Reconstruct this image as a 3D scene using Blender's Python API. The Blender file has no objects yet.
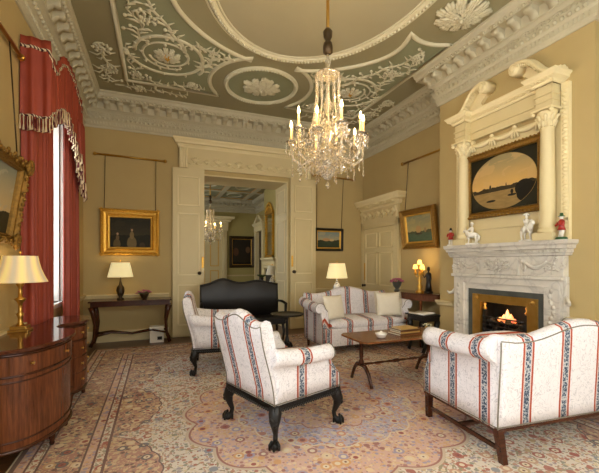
import bpy, math, random
from mathutils import Matrix, Vector
R = math.radians
PI = math.pi
C = bpy.context.scene.collection
sc = bpy.context.scene

# ------------------------------------------------------------------ camera
cam_d = bpy.data.cameras.new('camera')
cam = bpy.data.objects.new('camera', cam_d); C.objects.link(cam)
cam.location = (0, 0, 1.45)
cam.rotation_euler = (R(90), 0, -math.atan(141.5 / 357))
cam_d.sensor_fit = 'HORIZONTAL'; cam_d.sensor_width = 36.0
cam_d.lens = 357 / 599 * 36
cam_d.shift_y = (263 - 236.5) / 599
cam_d.clip_start = 0.05
sc.camera = cam
# ------------------------------------------------------------------ world, exposure, daylight, added front fill
w = bpy.data.worlds.new('world'); sc.world = w; w.use_nodes = True
bg = w.node_tree.nodes['Background']
bg.inputs[0].default_value = (0.75, 0.88, 1.0, 1); bg.inputs[1].default_value = 2.2
sc.view_settings.view_transform = 'Standard'; sc.view_settings.look = 'None'
sc.view_settings.gamma = 1; sc.view_settings.use_curve_mapping = False
sc.view_settings.exposure = 0.0
def area(name, loc, rot, sx, sy, power, col):
    l = bpy.data.lights.new(name, 'AREA'); l.shape = 'RECTANGLE'; l.size = sx; l.size_y = sy
    l.energy = power; l.color = col
    o = bpy.data.objects.new(name, l); C.objects.link(o); o.location = loc; o.rotation_euler = rot
    return o
def point(name, loc, power, col, rad=.03):
    l = bpy.data.lights.new(name, 'POINT'); l.energy = power; l.color = col; l.shadow_soft_size = rad
    o = bpy.data.objects.new(name, l); C.objects.link(o); o.location = loc
    return o
DAY = (1.0, 0.93, 0.80)
WARM = (1.0, 0.80, 0.50)
area('fill_behind_camera', (1.66, -0.95, 2.1), (R(97), 0, 0), 4.4, 2.7, 135, (1.0, .93, .80))  # added broad fill lamp behind the camera, inside the front wall
area('daylight_near_window', (-1.60, 1.0, 2.2), (0, R(-90), 0), 2.4, 1.5, 125, (.92, .96, 1.0))
area('daylight_far_window', (-1.62, 5.2, 2.2), (0, R(-90), 0), 2.4, 1.3, 40, (.88, .95, 1.0))
area('daylight_next_room', (-1.45, 12.5, 2.2), (0, R(-90), 0), 2.6, 6.0, 170, DAY)

# ------------------------------------------------------------------ node helpers
class S:
    """a socket in a material, with arithmetic"""
    def __init__(s, nt, k): s.nt, s.k = nt, k
    def m(s, op, o=None, p=None):
        n = s.nt.nodes.new('ShaderNodeMath'); n.operation = op
        for i, q in enumerate((s, o, p)):
            if q is None: continue
            if isinstance(q, S): s.nt.links.new(q.k, n.inputs[i])
            else: n.inputs[i].default_value = q
        return S(s.nt, n.outputs[0])
    def __add__(s, o): return s.m('ADD', o)
    def __sub__(s, o): return s.m('SUBTRACT', o)
    def __mul__(s, o): return s.m('MULTIPLY', o)
    def __truediv__(s, o): return s.m('DIVIDE', o)
    def __lt__(s, o): return s.m('LESS_THAN', o)
    def __gt__(s, o): return s.m('GREATER_THAN', o)
    def abs(s): return s.m('ABSOLUTE')
    def sin(s): return s.m('SINE')
    def cos(s): return s.m('COSINE')
    def frac(s): return s.m('FRACT')
    def min(s, o): return s.m('MINIMUM', o)
    def max(s, o): return s.m('MAXIMUM', o)
    def band(s, a, b): return (s > a) * (s < b)
def rgb(r, g, b):
    f = lambda c: (c / 255 / 12.92) if c / 255 <= .04045 else ((c / 255 + .055) / 1.055) ** 2.4
    return (f(r), f(g), f(b), 1)
class Mt:
    def __init__(s, name, col=(.5, .5, .5, 1), rough=.6, metal=0.0, spec=None):
        s.mat = bpy.data.materials.new(name); s.mat.use_nodes = True
        s.nt = s.mat.node_tree; s.b = s.nt.nodes['Principled BSDF']
        s.b.inputs['Base Color'].default_value = col
        s.b.inputs['Roughness'].default_value = rough
        s.b.inputs['Metallic'].default_value = metal
        if spec is not None: s.b.inputs['Specular IOR Level'].default_value = spec
        s.tc = s.nt.nodes.new('ShaderNodeTexCoord')
        s._sep = None
    def xyz(s):
        if not s._sep:
            s._sep = s.nt.nodes.new('ShaderNodeSeparateXYZ'); s.nt.links.new(s.tc.outputs['Object'], s._sep.inputs[0])
        return [S(s.nt, o) for o in s._sep.outputs]
    def vec(s, x, y, z=0.0):
        n = s.nt.nodes.new('ShaderNodeCombineXYZ')
        for i, q in enumerate((x, y, z)):
            if isinstance(q, S): s.nt.links.new(q.k, n.inputs[i])
            else: n.inputs[i].default_value = q
        return n.outputs[0]
    def noise(s, scale, detail=3, vec=None, out='Fac', dist=0.0):
        n = s.nt.nodes.new('ShaderNodeTexNoise'); n.inputs['Scale'].default_value = scale
        n.inputs['Detail'].default_value = detail; n.inputs['Distortion'].default_value = dist
        s.nt.links.new(vec or s.tc.outputs['Object'], n.inputs['Vector'])
        return S(s.nt, n.outputs[out])
    def voro(s, scale, out='Distance', vec=None, feat='F1'):
        n = s.nt.nodes.new('ShaderNodeTexVoronoi'); n.inputs['Scale'].default_value = scale; n.feature = feat
        s.nt.links.new(vec or s.tc.outputs['Object'], n.inputs['Vector'])
        return S(s.nt, n.outputs[out])
    def mix(s, f, a, b):
        n = s.nt.nodes.new('ShaderNodeMix'); n.data_type = 'RGBA'
        for i, q in ((0, f), (6, a), (7, b)):
            if isinstance(q, S): s.nt.links.new(q.k, n.inputs[i])
            else: n.inputs[i].default_value = q
        return S(s.nt, n.outputs[2])
    def ramp(s, f, stops, const=False):
        n = s.nt.nodes.new('ShaderNodeValToRGB'); s.nt.links.new(f.k, n.inputs[0])
        e = n.color_ramp.elements
        n.color_ramp.interpolation = 'CONSTANT' if const else 'LINEAR'
        while len(e) < len(stops): e.new(.5)
        for i, (p, c) in enumerate(stops): e[i].position = p; e[i].color = c
        return S(s.nt, n.outputs[0])
    def col(s, c): s.nt.links.new(c.k, s.b.inputs['Base Color']); return s
    def rough(s, c): s.nt.links.new(c.k, s.b.inputs['Roughness']); return s
    def bump(s, h, strength=.3, dist=.01):
        n = s.nt.nodes.new('ShaderNodeBump'); n.inputs['Strength'].default_value = strength
        n.inputs['Distance'].default_value = dist
        s.nt.links.new(h.k, n.inputs['Height']); s.nt.links.new(n.outputs[0], s.b.inputs['Normal']); return s
    def emit(s, col, st):
        if isinstance(col, S): s.nt.links.new(col.k, s.b.inputs['Emission Color'])
        else: s.b.inputs['Emission Color'].default_value = col
        if isinstance(st, S): s.nt.links.new(st.k, s.b.inputs['Emission Strength'])
        else: s.b.inputs['Emission Strength'].default_value = st
        return s
def mottled(name, c1, c2, rough=.7, scale=6, metal=0, bump=0, spec=None):
    m = Mt(name, c1, rough, metal, spec); n = m.noise(scale, 5)
    m.col(m.mix(n, c1, c2))
    if bump: m.bump(m.noise(scale * 6, 3), bump)
    return m.mat
M = {}
M['wall'] = mottled('wall_paint', rgb(178, 155, 102), rgb(186, 163, 110), .75, 3, bump=.04)
M['wall2'] = mottled('green_room_paint', rgb(174, 160, 100), rgb(182, 168, 108), .75, 3)
M['cream'] = mottled('cream_woodwork', rgb(208, 190, 142), rgb(216, 199, 151), .5, 4)
M['cream_line'] = mottled('pale_moulding', rgb(232, 216, 170), rgb(226, 210, 162), .5, 4)
M['plaster'] = mottled('cornice_plaster', rgb(184, 175, 146), rgb(196, 187, 158), .6, 8)
M['relief'] = mottled('relief_plaster', rgb(200, 193, 162), rgb(212, 205, 175), .6, 8)
M['ceil'] = mottled('ceiling_olive_paint', rgb(146, 138, 104), rgb(153, 145, 111), .8, 2)
M['panel'] = mottled('ceiling_green_panel', rgb(138, 140, 108), rgb(146, 148, 116), .8, 2)
M['oval'] = mottled('ceiling_oval_paint', rgb(160, 151, 120), rgb(168, 159, 128), .8, 2)
M['gold'] = mottled('gilding', rgb(196, 142, 50), rgb(232, 186, 84), .35, 30, .75, bump=.3)
M['gold_dark'] = mottled('aged_gilding', rgb(92, 66, 26), rgb(176, 132, 54), .45, 40, .6, bump=.4)
M['brass'] = mottled('brass', rgb(170, 126, 52), rgb(206, 164, 84), .28, 12, .9)
M['bronze'] = mottled('dark_bronze', rgb(44, 36, 26), rgb(84, 66, 38), .4, 14, .5)
M['black'] = mottled('ebonised_wood', rgb(16, 14, 12), rgb(30, 26, 22), .42, 9, spec=.35)
M['iron'] = mottled('cast_iron', rgb(26, 26, 26), rgb(48, 46, 44), .5, 12, .3)
M['marble'] = None
M['white_china'] = mottled('white_china', rgb(236, 232, 220), rgb(226, 220, 206), .25, 9)
M['shade_panel'] = None
def wood(name, c1, c2, rough=.25, sc_=2.0, axis=0, spec=.5):
    m = Mt(name, c1, rough, 0, spec); x, y, z = m.xyz()
    a = [x * 9.0, y * 9.0, z * 9.0]; a[axis] = [x, y, z][axis] * 0.8
    n = m.noise(sc_ * 1.6, 6, m.vec(*a), dist=1.2)
    n2 = m.noise(sc_ * 8, 3, m.vec(*a))
    m.col(m.ramp(n * .7 + n2 * .3, [(.3, c1), (.68, c2)])); return m.mat
M['mahog_z'] = wood('mahogany_upright', rgb(66, 32, 16), rgb(124, 70, 38), .22, axis=2)
M['mahog_x'] = wood('mahogany_top', rgb(58, 28, 16), rgb(96, 50, 28), .12, axis=1)
M['mahog_dark'] = wood('dark_mahogany', rgb(44, 22, 12), rgb(82, 42, 22), .22, axis=1)
M['walnut'] = wood('walnut', rgb(86, 48, 24), rgb(140, 88, 46), .25, axis=0)
M['oakfloor'] = wood('oak_floor', rgb(70, 44, 24), rgb(112, 74, 42), .35, axis=0)
m = Mt('white_veined_marble', rgb(214, 208, 196), .22)
v = m.noise(2.2, 8, dist=1.0); m.col(m.ramp((v - .5).abs(), [(0, rgb(188, 181, 168)), (.02, rgb(204, 197, 183)), (.2, rgb(218, 210, 194))])); M['marble'] = m.mat
m = Mt('slate_insert', rgb(70, 72, 66), .35); v = m.noise(8, 6); m.col(m.mix(v, rgb(52, 55, 50), rgb(96, 98, 90))); M['slate'] = m.mat
# crystal
m = Mt('cut_crystal', (1, .90, .72, 1), .06); m.b.inputs['Transmission Weight'].default_value = .85
m.b.inputs['IOR'].default_value = 1.55; m.b.inputs['Specular IOR Level'].default_value = .9; M['crystal'] = m.mat
m = Mt('window_pane', (1, 1, 1, 1), .0); m.b.inputs['Transmission Weight'].default_value = 1; m.b.inputs['IOR'].default_value = 1.02; M['glass'] = m.mat
M['flame'] = Mt('candle_bulb').emit((1, .70, .26, 1), 18).mat
M['candle'] = Mt('candle_sleeve', rgb(240, 214, 140), .5).emit((1, .58, .16, 1), 1.0).mat
m = Mt('coal_fire'); n = m.noise(9, 4); m.emit(m.ramp(n, [(.35, rgb(190, 40, 5)), (.65, rgb(255, 150, 40))]), 2.2); M['fire'] = m.mat
def shade_mat(name, c, lit, st, pleats=0):
    m = Mt(name, c, .8); x, y, z = m.xyz()
    m.b.inputs['Transmission Weight'].default_value = 0
    g = m.noise(4, 1)
    if pleats:
        ang = y.m('ARCTAN2', x); p = ((ang * pleats).sin() * .5 + .5)
        m.col(m.mix(p, c, rgb(236, 214, 150))); m.emit(lit, p * st + st * .35)
    else: m.emit(lit, g * st + st * .4)
    return m.mat
M['shade_pleat'] = shade_mat('pleated_silk_shade', rgb(226, 214, 190), (1, .66, .20, 1), .30, 9)
M['shade_cream'] = shade_mat('cream_shade', rgb(226, 208, 150), (1, .85, .45, 1), .55)
M['shade_gold'] = shade_mat('glowing_candle_shade', rgb(236, 190, 90), (1, .66, .16, 1), 2.2)
# upholstery
def stripe(name, axis, period=.34, phase=0.0):
    m = Mt(name, rgb(224, 220, 220), .85, 0, .2); x, y, z = m.xyz(); c = (x, y, z)[axis]
    o = (y, x, x)[axis]
    wq = ((c / period + (phase + .5)).frac() - .5).abs() * period
    scr = (m.noise(11, 2.5, dist=2.5) - .5).abs()
    ground = m.ramp(scr, [(0, rgb(196, 191, 192)), (.012, rgb(200, 195, 196)), (.026, rgb(228, 223, 222))])
    pat = m.voro(70); blue = m.ramp(pat, [(.25, rgb(44, 56, 74)), (.5, rgb(104, 114, 128)), (.75, rgb(190, 190, 188))])
    red = m.mix(m.noise(60, 2), rgb(150, 60, 38), rgb(184, 88, 60))
    r = m.mix(wq.band(.036, .053), ground, red)
    r = m.mix(wq.band(.030, .034), r, rgb(190, 140, 110))
    r = m.mix(wq < .026, r, blue)
    m.col(r).bump(m.noise(260, 1), .15, .002); return m.mat
M['st_y'] = stripe('striped_damask_across', 1); M['st_x'] = stripe('striped_damask_along', 0, .34, .882)
M['st_k'] = stripe('striped_damask_chair_side', 0, .37, .23)
M['st_c'] = stripe('striped_damask_chair', 1, .34, .5)
M['st_s'] = stripe('striped_damask_sofa', 1, .38, .5)
M['st_g'] = stripe('striped_damask_far_sofa', 1, .38, 0)
M['pipe'] = mottled('dark_green_piping', rgb(112, 104, 88), rgb(126, 118, 100), .7)
M['linen'] = mottled('cream_linen', rgb(222, 212, 188), rgb(232, 224, 202), .85, 20, bump=.2)
m = Mt('red_silk', rgb(150, 46, 30), .6); m.col(m.mix(m.noise(5, 4), rgb(128, 46, 28), rgb(158, 64, 40))); M['red'] = m.mat
m = Mt('fringe', rgb(200, 170, 140), .8); x, y, z = m.xyz(); p = ((x + y) * 22.0).frac() > .45
m.col(m.mix(p, rgb(96, 30, 30), rgb(214, 190, 150))); M['fringe'] = m.mat
m = Mt('rope_trim', rgb(200, 170, 140), .8); x, y, z = m.xyz(); p = ((x + y + z) * 26.0).frac() > .5
m.col(m.mix(p, rgb(62, 20, 22), rgb(218, 196, 160))); M['rope'] = m.mat

# ------------------------------------------------------------------ rug shader
def rug_mat(hx, hy):
    m = Mt('persian_carpet', rgb(180, 160, 130), .95, 0, .1); x, y, z = m.xyz()
    ax, ay = x.abs(), y.abs()
    e = (ax * -1.0 + hx).min(ay * -1.0 + hy)
    # fine repeated flowers
    pal = lambda f, st: m.ramp(f, st, True)
    v1 = m.voro(13);
    def cells(scale):
        n = m.nt.nodes.new('ShaderNodeTexVoronoi'); n.inputs['Scale'].default_value = scale
        n.inputs['Randomness'].default_value = .8
        m.nt.links.new(m.tc.outputs['Object'], n.inputs['Vector'])
        sp = m.nt.nodes.new('ShaderNodeSeparateColor'); m.nt.links.new(n.outputs['Color'], sp.inputs[0])
        return S(m.nt, n.outputs['Distance']), S(m.nt, sp.outputs[0]), S(m.nt, sp.outputs[1])
    d1, r1, g1 = cells(11.0); d2, r2, g2 = cells(26.0); d3, r3, g3 = cells(48.0)
    vine = (m.noise(7.0, 2, dist=1.0) - .5).abs()
    def florals(base, p1, p2, vinec):
        c = m.mix((d3 < .40) * (r3 > .35), base, pal(g3, p2))
        c = m.mix(vine < .018, c, vinec)
        c = m.mix((d2 < .42) * (r2 > .30), c, pal(g2, p2))
        c = m.mix((d1 < .46) * (r1 > .50), c, pal(g1, p1))
        c = m.mix((d1 < .27) * (r1 > .50), c, pal(r1, [(0, rgb(214, 196, 160)), (.7, rgb(150, 60, 48)), (.85, rgb(216, 200, 170))]))
        return m.mix((d1 < .11) * (r1 > .5), c, rgb(96, 36, 34))
    field = florals(rgb(212, 200, 182),
        [(0, rgb(160, 84, 66)), (.3, rgb(186, 140, 112)), (.55, rgb(128, 132, 140)), (.75, rgb(178, 150, 104)), (.9, rgb(150, 66, 54))],
        [(0, rgb(176, 122, 96)), (.25, rgb(134, 134, 116)), (.45, rgb(206, 186, 150)), (.65, rgb(150, 138, 142)), (.82, rgb(160, 92, 74))], rgb(140, 128, 96))
    rose = florals(rgb(204, 164, 146),
        [(0, rgb(216, 190, 150)), (.3, rgb(150, 92, 84)), (.55, rgb(150, 138, 160)), (.75, rgb(204, 150, 92))],
        [(0, rgb(204, 158, 112)), (.3, rgb(160, 104, 92)), (.5, rgb(214, 186, 150)), (.75, rgb(154, 140, 156))], rgb(206, 172, 130))
    lilac = florals(rgb(178, 164, 176),
        [(0, rgb(196, 130, 100)), (.4, rgb(206, 186, 156)), (.7, rgb(170, 110, 92))],
        [(0, rgb(196, 158, 126)), (.4, rgb(132, 128, 150)), (.7, rgb(186, 128, 106))], rgb(206, 190, 160))
    dark = florals(rgb(172, 122, 104),
        [(0, rgb(214, 190, 150)), (.4, rgb(84, 80, 84)), (.7, rgb(190, 150, 104))],
        [(0, rgb(196, 168, 126)), (.35, rgb(96, 60, 52)), (.6, rgb(110, 112, 108)), (.8, rgb(202, 176, 136))], rgb(206, 180, 134))
    ivory = florals(rgb(216, 204, 182),
        [(0, rgb(160, 70, 56)), (.4, rgb(92, 96, 106)), (.7, rgb(186, 136, 100))],
        [(0, rgb(170, 96, 76)), (.4, rgb(140, 138, 116)), (.7, rgb(190, 150, 120))], rgb(150, 120, 90))
    # scalloped spandrels that leave the border
    ph = (y * (PI / 1.25)).sin().abs(); ph2 = (x * (PI / 1.3)).sin().abs()
    sc1 = (ax * -1.0 + hx) - ph.m('POWER', .7) * .36 - (y * 18.0).sin().abs() * .02
    sc2 = (ay * -1.0 + hy) - ph2.m('POWER', .7) * .40 - (x * 18.0).sin().abs() * .02
    # corners
    cr = ((ax - hx).m('POWER', 2.0) + (ay - hy).m('POWER', 2.0)).m('SQRT') - ((ax - hx).m('ARCTAN2', ay - hy) * 14.0).sin().abs() * .07 - 1.55 + .62
    sp = sc1.min(sc2).min(cr) - .62
    ang = y.m('ARCTAN2', x); rad = ((x / 1.04).m('POWER', 2.0) + (y / 1.0).m('POWER', 2.0)).m('SQRT')
    rs = rad - (ang * 8.0).sin().abs() * .10
    rs2 = rad - (ang * 8.0 + .6).sin().abs() * .06
    c = field
    c = m.mix(sp < .05, c, ivory); c = m.mix(sp < .012, c, rgb(86, 62, 66)); c = m.mix(sp < 0.0, c, dark)
    c = m.mix(rs < 1.24, c, rgb(196, 176, 150)); c = m.mix(rs < 1.215, c, rgb(150, 92, 80)); c = m.mix(rs < 1.198, c, rose)
    c = m.mix(rs2.band(.80, .815), c, rgb(216, 194, 160)); c = m.mix(rs2 < .80, c, lilac)
    c = m.mix(rs2 < .50, c, rgb(160, 96, 82)); c = m.mix(rs2 < .486, c, rose); c = m.mix(rs2 < .22, c, dark)
    # straight borders
    c = m.mix(e < .62, c, rgb(92, 48, 44)); c = m.mix(e < .60, c, ivory); c = m.mix(e < .545, c, rgb(92, 48, 44))
    c = m.mix(e < .53, c, rose); c = m.mix(e < .47, c, rgb(84, 54, 50)); c = m.mix(e < .455, c, dark)
    c = m.mix(e < .19, c, rgb(84, 54, 50)); c = m.mix(e < .175, c, ivory); c = m.mix(e < .12, c, rgb(92, 48, 44))
    c = m.mix(e < .105, c, rose); c = m.mix(e < .045, c, rgb(104, 70, 56)); c = m.mix(e < .012, c, rgb(206, 190, 156))
    # worn patches shared by the whole pile
    wn = m.noise(1.3, 4); c = m.mix(wn * .35, c, rgb(214, 198, 184))
    m.col(c).bump(m.noise(300, 1), .2, .003)
    return m.mat
M['rug'] = rug_mat(2.55, 3.45)
# ------------------------------------------------------------------ mesh helpers
class MB:
    def __init__(s): s.v, s.f, s.s, s.T = [], [], [], None
    def add(s, vs, fs, smooth=False):
        b = len(s.v)
        s.v += [tuple(s.T @ Vector(p)) if s.T else tuple(p) for p in vs]
        s.f += [tuple(b + i for i in q) for q in fs]; s.s += [smooth] * len(fs); return s
    def box(s, x0, x1, y0, y1, z0, z1):
        return s.add([(x0, y0, z0), (x1, y0, z0), (x1, y1, z0), (x0, y1, z0), (x0, y0, z1), (x1, y0, z1), (x1, y1, z1), (x0, y1, z1)],
                     [(3, 2, 1, 0), (4, 5, 6, 7), (0, 1, 5, 4), (1, 2, 6, 5), (2, 3, 7, 6), (3, 0, 4, 7)])
    def cbox(s, c, d): return s.box(c[0] - d[0] / 2, c[0] + d[0] / 2, c[1] - d[1] / 2, c[1] + d[1] / 2, c[2] - d[2] / 2, c[2] + d[2] / 2)
    def loft(s, secs, caps=True, closed=True, smooth=True, ring=False):
        n = len(secs[0]); m = len(secs); vs = [p for q in secs for p in q]; fs = []
        for i in range(m if ring else m - 1):
            a, b = i * n, ((i + 1) % m) * n
            for j in range(n if closed else n - 1):
                k = (j + 1) % n; fs.append((a + j, a + k, b + k, b + j))
        s.add(vs, fs, smooth)
        if caps and closed and not ring:
            s.add(secs[0], [tuple(range(n))[::-1]]); s.add(secs[-1], [tuple(range(n))])
        return s
    def lathe(s, prof, c=(0, 0, 0), n=20, sx=1, sy=1, caps=True, smooth=True):
        secs = [[(c[0] + r * sx * math.cos(2 * PI * j / n), c[1] + r * sy * math.sin(2 * PI * j / n), c[2] + z) for j in range(n)] for r, z in prof]
        return s.loft(secs, caps, smooth=smooth)
    def tube(s, pts, r, n=8, flat=1.0, ring=False):
        P = [Vector(p) for p in pts]; m = len(P); secs = []; up = None
        for i, p in enumerate(P):
            if ring: t = P[(i + 1) % m] - P[i - 1]
            else: t = P[min(i + 1, m - 1)] - P[max(i - 1, 0)]
            t.normalize()
            if up is None:
                up = Vector((0, 0, 1)) if abs(t.z) < .9 else Vector((1, 0, 0))
            side = t.cross(up)
            if side.length < 1e-4: side = t.cross(Vector((0, 1, 0)))
            side.normalize(); u = side.cross(t).normalized()
            up = u if abs(t.z) > .35 or flat == 1.0 else Vector((0, 0, 1))
            rr = r[i] if isinstance(r, (list, tuple)) else r
            secs.append([tuple(p + side * math.cos(2 * PI * j / n) * rr + u * math.sin(2 * PI * j / n) * rr * flat) for j in range(n)])
        return s.loft(secs, not ring, ring=ring)
    def prism(s, poly, vec, smooth=False):
        n = len(poly); q = [tuple(Vector(p) + Vector(vec)) for p in poly]
        s.add(list(poly) + q, [(i, (i + 1) % n, n + (i + 1) % n, n + i) for i in range(n)], smooth)
        return s.add(list(poly) + q, [tuple(range(n))[::-1], tuple(range(n, 2 * n))])
    def ell(s, c, r, n=10, m=6):
        if not isinstance(r, (tuple, list)): r = (r, r, r)
        secs = []
        for i in range(m + 1):
            a = -PI / 2 + PI * i / m; k = max(math.cos(a), .02)
            secs.append([(c[0] + r[0] * k * math.cos(2 * PI * j / n), c[1] + r[1] * k * math.sin(2 * PI * j / n), c[2] + r[2] * math.sin(a)) for j in range(n)])
        return s.loft(secs)
    def octa(s, c, r, h):
        x, y, z = c
        return s.add([(x + r, y, z), (x, y + r, z), (x - r, y, z), (x, y - r, z), (x, y, z + h), (x, y, z - h)],
                     [(0, 1, 4), (1, 2, 4), (2, 3, 4), (3, 0, 4), (1, 0, 5), (2, 1, 5), (3, 2, 5), (0, 3, 5)])
    def sweep(s, path, prof, closed=False, smooth=False):
        """profile (inward offset, z) swept along an xy path; inward is left of travel"""
        n = len(path); P = [Vector((p[0], p[1])) for p in path]; secs = []
        for i in range(n):
            a = (P[i] - P[i - 1]) if (i > 0 or closed) else (P[1] - P[0])
            b = (P[(i + 1) % n] - P[i]) if (i < n - 1 or closed) else a
            a = a.normalized(); b = b.normalized()
            na, nb = Vector((-a.y, a.x)), Vector((-b.y, b.x)); mm = (na + nb)
            mm = mm / max(.2, 1 + na.dot(nb)) if mm.length > 1e-6 else na
            secs.append([(P[i].x + mm.x * o, P[i].y + mm.y * o, z) for o, z in prof])
        return s.loft(secs, caps=not closed, closed=True, smooth=smooth, ring=closed)
    def build(s, name, mat, parent=None, bevel=0, sub=0):
        me = bpy.data.meshes.new(name); me.from_pydata(s.v, [], s.f); me.update()
        me.polygons.foreach_set('use_smooth', s.s)
        o = bpy.data.objects.new(name, me); C.objects.link(o); me.materials.append(mat)
        import bmesh
        bm = bmesh.new(); bm.from_mesh(me); bmesh.ops.remove_doubles(bm, verts=bm.verts, dist=1e-5)
        bmesh.ops.recalc_face_normals(bm, faces=bm.faces); bm.to_mesh(me); bm.free()
        if parent: o.parent = parent
        if bevel:
            b = o.modifiers.new('b', 'BEVEL'); b.width = bevel; b.segments = 2; b.limit_method = 'ANGLE'
        if sub:
            b = o.modifiers.new('s', 'SUBSURF'); b.levels = sub; b.render_levels = sub
        return o
def box(*a): return MB().box(*a)
def empty(name, loc=(0, 0, 0), rz=0):
    o = bpy.data.objects.new(name, None); C.objects.link(o); o.location = loc; o.rotation_euler = (0, 0, rz)
    o.empty_display_size = .05; return o
def tag(o, label, cat, group=None):
    o['label'] = label; o['category'] = cat
    if group: o['group'] = group
    return o
def struct(o): o['kind'] = 'structure'; return o
def stuffed(o): o['kind'] = 'stuff'; return o
def copy_tree(o, parent=None):
    c = o.copy(); C.objects.link(c); c.parent = parent
    for ch in o.children: copy_tree(ch, c)
    return c
def arc(cx, cy, r, a0, a1, n=12, ry=None):
    ry = r if ry is None else ry
    return [(cx + r * math.cos(R(a0 + (a1 - a0) * i / n)), cy + ry * math.sin(R(a0 + (a1 - a0) * i / n))) for i in range(n + 1)]

# ------------------------------------------------------------------ room
XL, XR, YB, YF, ZC, XB = -1.25, 4.57, 7.4, -1.0, 4.50, 4.12
BR0, BR1 = 2.26, 4.40       # chimney breast
WT = .8                      # thickness of the wall between the rooms
OX0, OX1, OZ = .72, 2.66, 3.24   # doorway
struct(box(XL - .4, XR + .4, YF, 18.5, -.1, 0).build('floor', M['oakfloor']))
# left wall with window openings
def wall_with_holes(name, x0, x1, y0, y1, z1, holes, mat):
    b = MB(); ys = y0
    for a, c, zb, zt in sorted(holes):
        b.box(x0, x1, ys, a, 0, z1); b.box(x0, x1, a, c, 0, zb); b.box(x0, x1, a, c, zt, z1); ys = c
    b.box(x0, x1, ys, y1, 0, z1); return struct(b.build(name, mat))
wall_with_holes('wall_left', XL - .3, XL, YF, YB, ZC, [(.3, 1.7, .8, 3.3), (4.62, 5.78, .93, 3.35)], M['wall'])
b = MB(); b.box(XL - .3, OX0, YB, YB + .15, 0, ZC); b.box(OX1, XR + .3, YB, YB + .15, 0, ZC); b.box(OX0, OX1, YB, YB + .15, OZ, ZC)
struct(b.build('wall_back', M['wall']))
struct(MB().box(XL - .3, OX0, YB + .15, YB + WT, 0, ZC).box(OX1, XR + .3, YB + .15, YB + WT, 0, ZC).box(OX0, OX1, YB + .15, YB + WT, OZ, ZC).build('wall_next_room_side', M['wall2']))
struct(box(XR, XR + .3, YF, YB, 0, ZC).build('wall_right', M['wall']))
b = MB(); fy = 3.28          # chimney breast with a firebox hole
b.box(XB, XR, BR0, fy - .47, 0, ZC); b.box(XB, XR, fy + .47, BR1, 0, ZC); b.box(XB, XR, fy - .47, fy + .47, 1.0, ZC)
struct(b.build('wall_chimney_breast', M['wall']))
# front wall, behind the camera, with three tall window openings
b = MB(); xs = XL - .3
for a in (-.7, 1.0, 2.7):
    b.box(xs, a, YF - .3, YF, 0, ZC); b.box(a, a + 1.3, YF - .3, YF, 0, .7); b.box(a, a + 1.3, YF - .3, YF, 3.5, ZC); xs = a + 1.3
b.box(xs, XR + .3, YF - .3, YF, 0, ZC); struct(b.build('wall_front', M['wall']))
struct(box(XL - .3, XR + .3, YF - .3, YB + WT, ZC, ZC + .2).build('ceiling', M['ceil']))
# cornice round the room
path = [(XL, YF), (XR, YF), (XR, BR0), (XB, BR0), (XB, BR1), (XR, BR1), (XR, YB), (XL, YB)]
c0 = 3.91
prof = [(0, c0), (.02, c0), (.025, c0 + .03), (.045, c0 + .05), (.05, c0 + .12), (.075, c0 + .145), (.085, c0 + .19), (.085, c0 + .20), (.06, c0 + .205),
        (.06, c0 + .28), (.10, c0 + .31), (.125, c0 + .315), (.125, c0 + .44), (.255, c0 + .445), (.255, c0 + .475), (.275, c0 + .50), (.285, c0 + .545), (.305, c0 + .56), (.305, ZC - .002), (0, ZC - .002)]
cor = MB().sweep(path, prof, closed=True).build('trim_1', M['plaster']); struct(cor)
mod = MB(); eggs = MB(); frieze = MB()
random.seed(3)
n = len(path)
for i in range(n):
    a = Vector(path[i]); bb = Vector(path[(i + 1) % n]); d = bb - a; L = d.length; t = d / L; nn = Vector((-t.y, t.x))
    if a.y < 1 and bb.y < 1: continue
    def P(s_, o, z): return (a.x + t.x * s_ + nn.x * o, a.y + t.y * s_ + nn.y * o, z)
    inn = .19 if not (abs(a.x - XB) < .01 or abs(bb.x - XB) < .01) or L > 2.5 else -.1
    k = max(1, round((L - 2 * inn) / .212))
    for j in range(k + 1):
        s0 = inn + (L - 2 * inn) * j / k if L > 1 else L * (j + .5) / (k + 1)
        p = []          # scrolled modillion, side profile
        prf = [(.11, c0 + .442), (.245, c0 + .442), (.25, c0 + .40), (.225, c0 + .375), (.18, c0 + .385), (.15, c0 + .36), (.125, c0 + .325), (.11, c0 + .33)]
        mod.prism([P(s0 - .05, o, z) for o, z in prf], P(.1, 0, 0)[0:2] and (t.x * .1, t.y * .1, 0), True)
    k2 = int(L / .075)
    for j in range(k2):
        s0 = L * (j + .5) / k2
        eggs.ell(P(s0, .088, c0 + .165), (.026, .026, .026), 6, 4)
        eggs.ell(P(s0, .262, c0 + .47), (.022, .022, .02), 6, 4)
    k3 = int(L / .05)
    for j in range(k3):
        s0 = L * (j + .5) / k3; eggs.ell(P(s0, .048, c0 + .085), (.012, .012, .03), 5, 4)
    k4 = int(L / .09)
    for j in range(k4):
        s0 = L * (j + .5) / k4; up = 1 if j % 2 else -1
        pts = [P(s0 + .05 * math.cos(q), .064, c0 + .243 + .026 * math.sin(q) * up) for q in [PI * x / 6 for x in range(7)]]
        frieze.tube(pts, .010, 5); frieze.ell(P(s0, .066, c0 + .243), .014, 6, 4)
for q, nm in ((mod, 'modillion_course'), (eggs, 'egg_moulding'), (frieze, 'scroll_frieze')): q.build(nm, M['plaster'], cor)
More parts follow.
